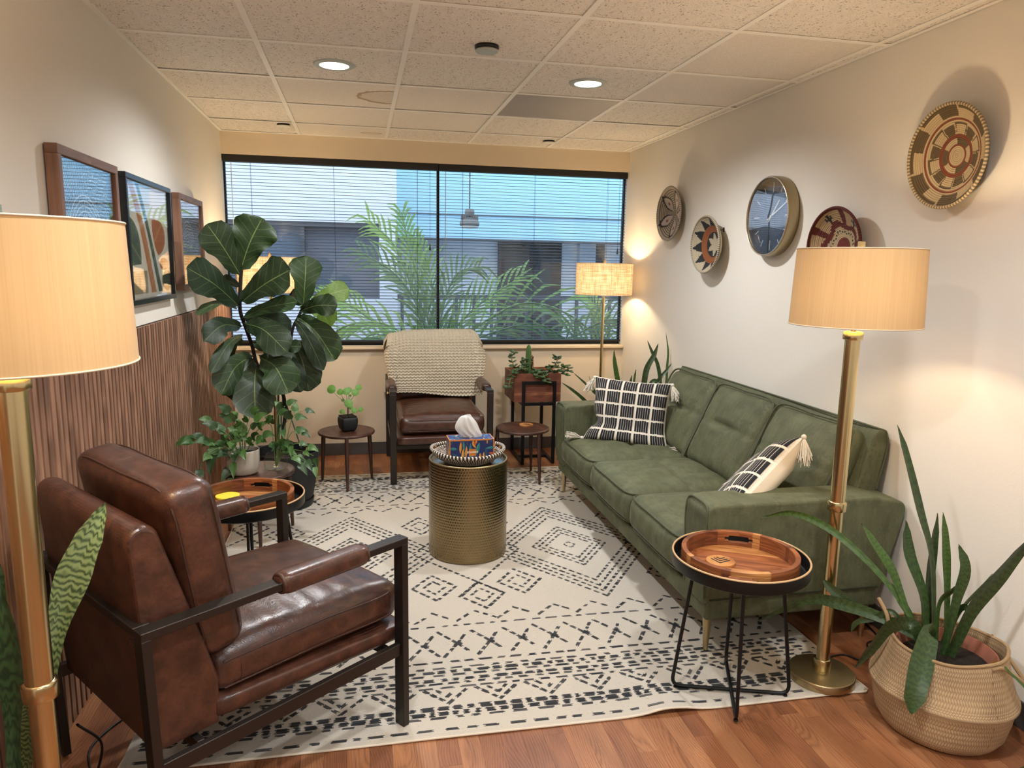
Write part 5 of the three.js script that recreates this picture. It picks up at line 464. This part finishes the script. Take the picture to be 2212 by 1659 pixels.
  basket('pale basket with dark petal weave nearest the window', 1.833, -4.645, 0.178, 0.05, 0.0, 0.04, 26, (a, r, c) => { if (r > 0.97) return pl; const f = Math.abs(((a / 6.2832 + 10) * 5) % 1 - 0.5) * 2, e = Math.sin(Math.min(1, r / 0.92) * Math.PI) * 0.62; if (Math.abs(f - e) < 0.07 || (r > 0.85 && r < 0.9 && f < 0.3)) return [48, 42, 44]; if (f < e - 0.1) return Math.abs(r - 0.55) < 0.05 && f < 0.14 ? [150, 92, 84] : [202, 184, 168]; return c % 2 ? [120, 106, 92] : [192, 176, 150]; }, 0.5);
  for (const [y, z] of [[1.70, -3.985]]) { const hk = thing('hook', 'small metal wall hook at the rim of the star basket', 'hook', [XR, y, z]); part('prong', tube([[0, 0, 0], [-0.03, 0, 0], [-0.04, 0.012, 0]], 0.003, 12, 6), M.bronze, hk); part('plate', bx(-0.004, 0, -0.012, 0.014, -0.006, 0.006), M.bronze, hk); } }
// ---------- plants ----------
const VIEW = V(0.1, 0.15, 1);
const figProf = prof([[0, 0.03], [0.04, 0.1], [0.09, 0.36], [0.25, 0.56], [0.4, 0.62], [0.6, 0.9], [0.76, 1.0], [0.9, 0.8], [0.97, 0.45], [1, 0.12]]);
{ const o = [-0.445, 0.0095, -4.425], t = thing('fiddle_leaf_fig', 'tall fiddle leaf fig in a round black pot by the slat wall', 'potted plant', o); const L = (p) => [p[0] - o[0], p[1] - o[1], p[2] - o[2]];
  const pot = part('pot', lathe([[0, 0], [0.118, 0], [0.128, 0.006], [0.152, 0.06], [0.178, 0.2], [0.189, 0.335], [0.187, 0.34], [0.182, 0.335], [0.172, 0.21], [0.165, 0.16]], 64), M.potBlack, t); part('soil', cyl(0.17, 0.17, 0.25, 0.285, 40), M.soil, t); part('saucer', lathe([[0.12, 0.001], [0.148, 0.004], [0.155, 0.04], [0.15, 0.042]], 48), M.potBlack, pot);
  FIGTRUNK.forEach((p, i) => part('trunk', tube(p.map(L), i ? 0.0085 : 0.0105, 60, 8), M.bark, t)); FIGSTAKE.forEach((p, i) => part('stake', taper(L(p[0]), L(p[1]), i ? 0.0035 : 0.006, i ? 0.0035 : 0.006, 8), M.stake, t));
  part('yellow_leaf', leafGeo([[0.11, 0.285, 0.09], [0.12, 0.33, 0.095], [0.125, 0.375, 0.09]], 0.022, prof([[0, 0.3], [0.5, 1], [1, 0.05]]), VIEW, { n: 6, m: 2, fold: 0.1 }), M.yellowLeaf, t, 'yellowed fallen leaf');
  FIG.forEach(([b, e, w], i) => { const B = V(...L(b)), E = V(...L(e)), d = E.clone().sub(B), n = VIEW.clone().add(V(rr(-0.4, 0.4), rr(-0.1, 0.35), 0)); const mid = B.clone().lerp(E, 0.5).add(V(rr(-0.01, 0.01), 0.018 + (d.y < 0 ? 0.03 : 0), 0.02)); const leaf = part('leaf', leafGeo([B.toArray(), mid.toArray(), E.toArray()], w * 0.95, figProf, n, { n: 22, m: 6, fold: rr(-0.02, 0.07), wave: rr(0.025, 0.06), wf: rr(11, 19), ph: rr(0, 6) }), M.fig[[5, 22].includes(i) ? 3 : i % 3], t); }); }
const heart = prof([[0, 0.02], [0.02, 0.5], [0.12, 0.88], [0.28, 1], [0.5, 0.85], [0.75, 0.45], [0.93, 0.12], [1, 0.01]]);
function vine(t, pts, mat, leaves, size, r = 0.0022) { const c = new THREE.CatmullRomCurve3(pts.map((p) => V(...p)), false, 'centripetal'); part('stem', new THREE.TubeGeometry(c, 24, r, 6), M.stem, t); for (let i = 0; i < leaves; i++) { const u = leaves === 1 ? 1 : 0.35 + 0.65 * i / (leaves - 1), q = c.getPoint(u), tg = c.getTangent(u), s = size * rr(0.75, 1.15), out = V(rr(-1, 1), rr(-0.2, 0.5), rr(-0.2, 1)).normalize().multiplyScalar(0.5).add(tg.clone().multiplyScalar(0.8)); out.y -= 0.25; out.normalize(); const b = q.clone().addScaledVector(out, 0.012), e = b.clone().addScaledVector(out, s); e.y -= s * rr(0.05, 0.35); const m = b.clone().lerp(e, 0.45).add(V(0, s * 0.12, 0)); part('leaf', leafGeo([b.toArray(), m.toArray(), e.toArray()], s * rr(0.55, 0.68), heart, V(rr(-0.5, 0.5), rr(0.3, 1), 0.9), { n: 12, m: 3, fold: 0.06, wave: 0.02 }), mat[Math.floor(rnd() * mat.length)], t); } }
{ const t = thing('pothos_plant', 'leafy pothos in a white ceramic pot by the slat wall', 'potted plant', [-0.61, 0.372, -3.872]);
  part('pot', lathe([[0, 0], [0.066, 0], [0.078, 0.012], [0.084, 0.05], [0.085, 0.125], [0.083, 0.13], [0.08, 0.126], [0.077, 0.1]], 56), M.potWhite, t); part('soil', cyl(0.078, 0.078, 0.085, 0.105, 32), M.soil, t);
  const ends = [[-0.02, 0.29, 0.03], [0.06, 0.27, 0.02], [-0.1, 0.25, 0.04], [0.02, 0.24, 0.09], [-0.06, 0.2, 0.1], [0.1, 0.2, 0.06], [-0.17, 0.19, 0.03], [-0.13, 0.13, 0.1], [0.0, 0.16, 0.12], [-0.21, 0.2, 0.06], [0.04, 0.3, -0.03], [-0.05, 0.31, -0.03], [0.12, 0.26, -0.02], [-0.14, 0.27, -0.02]];
  for (const e of ends) vine(t, [[e[0] * 0.15, 0.1, e[2] * 0.15], [e[0] * 0.5, 0.1 + (e[1] - 0.1) * 0.65, e[2] * 0.5], e], M.pothos, 3, 0.085); 
  vine(t, [[-0.03, 0.11, 0.03], [-0.1, 0.16, 0.08], [-0.17, 0.1, 0.12], [-0.2, 0.0, 0.14], [-0.2, -0.06, 0.15]], M.pothos, 4, 0.085); vine(t, [[0, 0.11, 0.04], [-0.02, 0.14, 0.11], [-0.03, 0.09, 0.14], [-0.05, 0.03, 0.15]], M.pothos, 4, 0.07); vine(t, [[-0.03, 0.11, 0], [-0.12, 0.17, 0.04], [-0.22, 0.2, 0.05]], M.pothos, 2, 0.09); }
{ const t = thing('propagation_jar', 'clear glass jar of pothos cuttings trailing toward the black fig pot', 'potted plant', [-0.452, 0.372, -3.93]); part('jar', lathe([[0, 0], [0.05, 0.001], [0.06, 0.015], [0.062, 0.05], [0.05, 0.075], [0.048, 0.085]], 40), phy({ color: 0xf2f6f2, roughness: 0.05, transmission: 1, ior: 1.45 }), t);
  const ends = [[0.02, 0.3, -0.04], [0.09, 0.27, -0.02], [0.04, 0.22, 0.03], [0.13, 0.2, 0.0], [-0.02, 0.25, 0.02], [0.16, 0.13, 0.05], [0.2, 0.08, 0.06], [0.12, 0.06, 0.1], [0.08, 0.15, 0.06], [0.05, 0.33, -0.06], [0.14, 0.3, -0.08]]; for (const e of ends) vine(t, [[0, 0.01, 0], [e[0] * 0.3, 0.1, e[2] * 0.3], [e[0] * 0.7, 0.1 + (e[1] - 0.1) * 0.8 + 0.02, e[2] * 0.7], e], M.pothos, 3, 0.07); vine(t, [[0, 0.02, 0], [0.05, 0.1, 0.03], [0.13, 0.08, 0.07], [0.2, 0.04, 0.1]], M.pothos, 4, 0.075); }
{ const t = thing('small_pot', 'small grey pot beside the slat wall below the pothos leaves', 'pot', [-0.668, 0.372, -3.835]); t.scale.setScalar(0.62); part('body', lathe([[0, 0], [0.03, 0], [0.045, 0.02], [0.05, 0.05], [0.046, 0.07], [0.043, 0.068], [0.044, 0.05]], 32), M.potGrey, t); part('soil', cyl(0.044, 0.044, 0.045, 0.055, 20), M.soil, t); }
{ const t = thing('pilea_plant', 'small round-leaved pilea in a square black pot on the walnut table', 'potted plant', [-0.087, 0.3718, -4.80]); const pot = soft(0.112, 0.098, 0.112, 0.02, [8, 8, 8], (v, q) => { const k = 0.82 + 0.18 * Math.min(1, (q[1] + 1) / 1.1); v.x *= k; v.z *= k; }); pot.translate(0, 0.049, 0).rotateY(0.35); part('pot', pot, M.potBlack, t); part('soil', new RoundedBoxGeometry(0.096, 0.006, 0.096, 2, 0.003).rotateY(0.35).translate(0, 0.0985, 0), M.soil, t); part('stem', tube([[0, 0.095, 0], [0.003, 0.14, 0], [-0.002, 0.2, 0.002]], 0.0035, 16, 7), M.bark, t);
  const lf = [[-0.1, 0.285, 0.03, 0.062], [-0.045, 0.262, 0.01, 0.045], [-0.006, 0.268, 0.03, 0.052], [0.012, 0.27, -0.02, 0.04], [0.052, 0.258, 0.02, 0.05], [0.075, 0.288, 0, 0.045], [0.008, 0.19, 0.035, 0.058], [-0.03, 0.205, 0.0, 0.022], [0.02, 0.235, 0, 0.018], [-0.035, 0.135, 0.03, 0.034], [0.045, 0.14, 0.03, 0.04], [0.085, 0.142, 0.01, 0.036], [0.02, 0.15, -0.03, 0.03]];
  for (const [x, y, z, r] of lf) { const e = V(x, y, z), b = V(0, y < 0.16 ? 0.11 : 0.18, 0.002); part('petiole', tube([b, b.clone().lerp(e, 0.6).add(V(0, -0.01, 0)), e], 0.0013, 10, 5), M.stem, t); const n = V(x * 4, 0.45, 1).normalize(), u = V(x < 0 ? -1 : 1, 0.35, 0), d = u.addScaledVector(n, -u.dot(n)).normalize().multiplyScalar(r / 2); part('leaf', leafGeo([e.clone().sub(d).toArray(), e.clone().addScaledVector(n, 0.004).toArray(), e.clone().add(d).toArray()], r, (q) => Math.sqrt(Math.max(0, 1 - (2 * q - 1) ** 2)) * 0.94 + 0.01, n, { n: 14, m: 3, fold: -0.05 }), M.pilea, t); } }
const blade = prof([[0, 0.55], [0.2, 0.75], [0.55, 1], [0.8, 0.8], [0.93, 0.4], [1, 0.02]]);
// planter box on a black stand
{ const s = thing('plant_stand', 'black square-tube metal stand holding the wooden planter box', 'plant stand', [1.294, 0, -5.3]); const q = 0.0115, X = 0.118, Z = 0.187, tube2 = (x0, x1, y0, y1, z0, z1) => rbx(x0, x1, y0, y1, z0, z1, 0.0015, 1);
  for (const z of [-Z, Z]) { for (const x of [-X, X]) part('upright', tube2(x - q, x + q, 0, 0.63, z - q, z + q), M.blackMetal, s); part('top_bar', tube2(-X + q, X - q, 0.608, 0.63, z - q, z + q), M.blackMetal, s); part('cross_bar', tube2(-X + q, X - q, 0.448, 0.47, z - q, z + q), M.blackMetal, s); }
  for (const x of [-X, X]) { part('foot_bar', tube2(x - q, x + q, 0, 0.022, -Z + q, Z - q), M.blackMetal, s); part('support_bar', tube2(x - q, x + q, 0.448, 0.47, -Z + q, Z - q), M.blackMetal, s); } part('floor_bar', tube2(-X + q, X - q, 0, 0.022, -q, q), M.blackMetal, s);
  const b = thing('planter_box', 'rectangular reddish wood planter box on the black stand', 'planter', [1.285, 0.471, -5.3]); const w = 0.178, d = 0.172;
  for (const z of [-1, 1]) [[0, 0.05, 1], [0.05, 0.075, 0], [0.075, 0.215, 0]].forEach(([y0, y1, k], i) => { const g = boxUV(rbx(-w, w, y0 + 0.0004, y1 - 0.0004, z * d - 0.007, z * d + 0.007, 0.0015, 1), 2.2, [i * 0.31, z * 0.2], true); part('board', g, M.boxWood[(i + (z > 0 ? 0 : 1)) % 2 === 1 ? 1 : 0], b); });
  for (const x of [-1, 1]) [[0, 0.075], [0.075, 0.215]].forEach(([y0, y1], i) => part('board', boxUV(rbx(x * (w - 0.007) - 0.007, x * (w - 0.007) + 0.007, y0 + 0.0004, y1 - 0.0004, -d + 0.0075, d - 0.0075, 0.0015, 1), 2.2, [i * 0.3, x * 0.4], true), M.boxWood[i], b)); part('bottom', bx(-w + 0.015, w - 0.015, 0.003, 0.012, -d + 0.008, d - 0.008), M.boxWood[0], b); part('liner', bx(-w + 0.016, w - 0.016, 0.012, 0.19, -d + 0.009, d - 0.009), M.soil, b);
  const c = thing('cactus', 'upright green cactus standing in the wooden planter box', 'cactus', [1.248, 0.661, -5.28]); { const pr = []; for (let i = 0; i <= 16; i++) { const u = i / 16; pr.push([0.001 + 0.0185 * Math.sqrt(Math.max(0, 1 - Math.max(0, (u - 0.72) / 0.28) ** 2)) * (0.85 + 0.15 * Math.sin(u * 2)), u * 0.225]); } const g = lathe(pr, 40), p = g.attributes.position; for (let i = 0; i < p.count; i++) { const a = Math.atan2(p.getX(i), p.getZ(i)), k = 1 + 0.16 * Math.cos(a * 7); p.setX(i, p.getX(i) * k); p.setZ(i, p.getZ(i) * k); } g.computeVertexNormals(); part('column', g, M.cactus, c); const sm = lathe([[0, 0], [0.011, 0.01], [0.013, 0.06], [0.01, 0.12], [0.0, 0.135]], 20).translate(0.03, 0.01, -0.01); part('offset', sm, M.jadeStem, c); for (let i = 0; i < 12; i++) part('bud', new THREE.SphereGeometry(0.005, 8, 6).translate(0.03 + rr(-0.008, 0.008), 0.04 + i * 0.008, rr(-0.004, 0.006)), M.bark, c); }
  const jade = (label, pos, stems, ls) => { const t = thing('jade_plant', label, 'potted plant', pos, 0, 'jade plants in the wooden planter'); const g0 = new THREE.SphereGeometry(1, 12, 8).scale(0.5, 0.16, 0.34); for (const st of stems) { const cv = new THREE.CatmullRomCurve3(st.map((p) => V(...p)), false, 'centripetal'); part('stem', new THREE.TubeGeometry(cv, 20, 0.0036, 7), M.jadeStem, t); const n = 8; for (let i = 2; i <= n; i++) for (const sd of i === n ? [-1, 1, 2] : [-1, 1]) { const q = cv.getPoint(i / n), m = part('leaf', g0, M.jade, t), k = ls * rr(0.8, 1.2); const dir = V(sd * rr(0.5, 1), rr(-0.2, 0.7), rr(-0.8, 0.8)).normalize(); m.scale.setScalar(k); m.quaternion.setFromUnitVectors(V(1, 0, 0), dir); m.position.copy(q).addScaledVector(dir, k * 0.5); } } };
  jade('jade plant spilling over the left end of the planter box', [1.19, 0.661, -5.2], [[[0, 0, 0], [-0.03, 0.06, 0.02], [-0.08, 0.08, 0.05], [-0.1, 0.14, 0.05], [-0.085, 0.18, 0.05]], [[0, 0, 0], [-0.05, 0.05, 0.05], [-0.11, 0.0, 0.09], [-0.13, -0.07, 0.1]], [[0.02, 0, 0], [0.0, 0.05, 0.05], [-0.06, 0.06, 0.09], [-0.09, 0.03, 0.1]], [[0.02, 0, 0], [0.02, 0.06, -0.02], [0.015, 0.12, -0.03]]], 0.036);
  jade('jade plant trailing over the right end of the planter box', [1.37, 0.661, -5.22], [[[0, 0, 0], [0.01, 0.06, 0.02], [0.05, 0.07, 0.03], [0.08, 0.12, 0.03], [0.075, 0.14, 0.03]], [[0, 0, 0], [0.03, 0.05, 0.03], [0.1, 0.06, 0.04], [0.16, 0.07, 0.03], [0.17, 0.03, 0.03]], [[0, 0, 0], [0.06, 0.03, 0.04], [0.12, 0.03, 0.05], [0.145, 0.0, 0.05]]], 0.036);
  jade('short jade sprig hanging over the front of the planter box', [1.28, 0.661, -5.17], [[[0, 0, 0], [0.01, 0.045, 0.045], [0.04, 0.02, 0.075], [0.06, -0.03, 0.085]], [[0, 0, 0], [-0.005, 0.04, 0.05], [0.0, 0.0, 0.07]]], 0.042); }
// snake plants
const blade3 = prof([[0, 0.3], [0.4, 0.5], [0.7, 1], [0.86, 0.78], [0.95, 0.38], [1, 0.02]]);
function bladesOf(t, o, list, mats, tw, pf = blade) { list.forEach(([pts, w], i) => part('leaf', leafGeo(pts.map((p) => [p[0] - o[0], p[1] - o[1], p[2] - o[2]]), w, pf, V(rr(-0.5, 0.3), 0.25, 1), { n: 22, m: 3, fold: 0.1, twist: rr(-tw, tw), wave: 0.03, wf: 9 }), mats[i % mats.length], t)); }
{ const o = [1.848, 0, -1.835], b = thing('woven_basket', 'round folded seagrass belly basket in the right foreground', 'basket', o); const wv = tex(512, 256, (u, v) => { const r = v * 44, a = u * 80 + (Math.floor(r) % 2 ? 1 : -1) * 0.5 * (r % 1), k = Math.abs((a % 1) - 0.5) * 2 * 0.6 + Math.abs((r % 1) - 0.5) * 0.5, n = bigN(u * 8, v * 8); return mix([112, 88, 62], [200, 172, 132], Math.max(0, Math.min(1, 1.05 - k * 0.9 + (n - 0.5) * 0.35))); }); const wb = tex(512, 256, (u, v) => { const r = v * 44, a = u * 80 + (Math.floor(r) % 2 ? 1 : -1) * 0.5 * (r % 1); return 230 - 150 * Math.abs((a % 1) - 0.5) - 110 * Math.abs((r % 1) - 0.5); }, false); const bm = std({ map: wv, bumpMap: wb, bumpScale: 0.004, roughness: 0.9 }); bm.map.repeat.set(2, 1); bm.bumpMap.repeat.set(2, 1);
  const pr = [[0.02, 0.002], [0.14, 0.002], [0.172, 0.01], [0.19, 0.04], [0.2, 0.09], [0.205, 0.132], [0.2155, 0.146], [0.2145, 0.152], [0.204, 0.17], [0.188, 0.215], [0.176, 0.26], [0.169, 0.298], [0.165, 0.302], [0.16, 0.298], [0.166, 0.25], [0.18, 0.2], [0.19, 0.16]]; const g = lathe(pr, 110), p = g.attributes.position; for (let i = 0; i < p.count; i++) { const a = Math.atan2(p.getX(i), p.getZ(i)), y = p.getY(i), k = 1 + 0.02 * Math.sin(a * 3 + 1) * y / 0.3 + 0.012 * Math.sin(a * 7) * (y > 0.2 ? 1 : 0.3); p.setX(i, p.getX(i) * k); p.setZ(i, p.getZ(i) * k); p.setY(i, y + (y > 0.2 ? 0.012 * Math.sin(a * 2 + 0.4) * (y - 0.2) * 10 : 0)); } g.computeVertexNormals(); part('weave', g, bm, b);
  const ring = []; for (let i = 0; i < 40; i++) { const a = i / 40 * 6.2832; const k = 1 + 0.02 * Math.sin(a * 3 + 1) + 0.012 * Math.sin(a * 7); ring.push([0.166 * k * Math.sin(a), 0.303 + 0.012 * Math.sin(a * 2 + 0.4), 0.166 * k * Math.cos(a)]); } part('rim', tube(ring, 0.0055, 140, 8, true), M.rope, b);
  part('handle', tube([[0.0, 0.295, 0.172], [0.03, 0.3, 0.178], [0.07, 0.275, 0.2], [0.13, 0.225, 0.19], [0.185, 0.21, 0.12], [0.19, 0.25, 0.05], [0.168, 0.3, 0.0]], 0.0065, 80, 8), M.rope, b, 'twisted rope handle'); part('handle', tube([[-0.08, 0.3, -0.148], [-0.11, 0.34, -0.17], [-0.15, 0.385, -0.14], [-0.16, 0.36, -0.09], [-0.155, 0.3, -0.07]], 0.0065, 60, 8), M.rope, b);
  const t = thing('snake_plant', 'snake plant with long arching leaves in a terracotta pot inside the belly basket', 'potted plant', o); part('pot', lathe([[0, 0.06], [0.1, 0.06], [0.135, 0.235], [0.148, 0.238], [0.15, 0.272], [0.138, 0.274], [0.13, 0.225]], 56), M.terracotta, t); part('soil', cyl(0.125, 0.128, 0.2, 0.232, 36), M.soil, t); bladesOf(t, o, SNAKE1, M.snake, 0.5); part('leaf', leafGeo([[0.06, 0.225, 0.09], [0.08, 0.25, 0.1], [0.088, 0.275, 0.1]], 0.03, blade, VIEW, { n: 6, m: 2 }), M.yellowLeaf, t, 'small yellow leaf'); part('leaf', leafGeo([[0.03, 0.31, 0.185], [0.1, 0.22, 0.235], [0.115, 0.1, 0.24], [0.09, 0.015, 0.245], [0.02, 0.006, 0.24]], 0.012, blade, VIEW, { n: 20, m: 2, fold: 0.05 }), M.snake[1], t); }
{ const o = [1.70, 0.0105, -4.72], t = thing('snake_plant', 'snake plant in the far corner between the sofa arm and the window', 'potted plant', o); part('pot', lathe([[0, 0], [0.12, 0], [0.15, 0.25], [0.155, 0.3], [0.145, 0.3], [0.138, 0.25]], 48), M.potGrey, t); part('soil', cyl(0.13, 0.135, 0.25, 0.275, 32), M.soil, t); bladesOf(t, o, SNAKE2.map(([p, w]) => { const a = p[0], n = Math.max(-0.1, Math.min(0.1, (a[0] - o[0]) * 0.35)); return [[[o[0] + n, 0.26, -4.72], [o[0] + n + (a[0] - o[0] - n) * 0.7, 0.26 + (a[1] - 0.26) * 0.6, -4.7], ...p], w]; }), [M.snake[1], M.snake[0], M.snake[2]], 0.4); }
{ const o = [-0.73, 0, -1.62], t = thing('snake_plant', 'mottled snake plant behind the brass lamp at the left edge', 'potted plant', o); part('pot', lathe([[0, 0], [0.09, 0], [0.12, 0.22], [0.125, 0.26], [0.116, 0.26], [0.11, 0.21]], 48), M.potGrey, t); part('soil', cyl(0.1, 0.106, 0.2, 0.235, 32), M.soil, t); const wr = SNAKE3.map(([p, w], i) => [[[o[0] + (p[0][0] - o[0]) * 0.5, 0.22, o[2] + (p[0][2] - o[2]) * 0.5], ...p], w]); [0, 1, 2, 3].forEach((i) => bladesOf(t, o, [wr[i]], [i === 0 ? M.snakeBright : i === 2 ? M.snakeBright : M.snakeDark], 0.25, blade3)); }
scene.traverse((o) => { if (o.isMesh) { o.castShadow = true; o.receiveShadow = true; } if (o.isLight) { o.castShadow = true; } });
renderer.render(scene, camera);
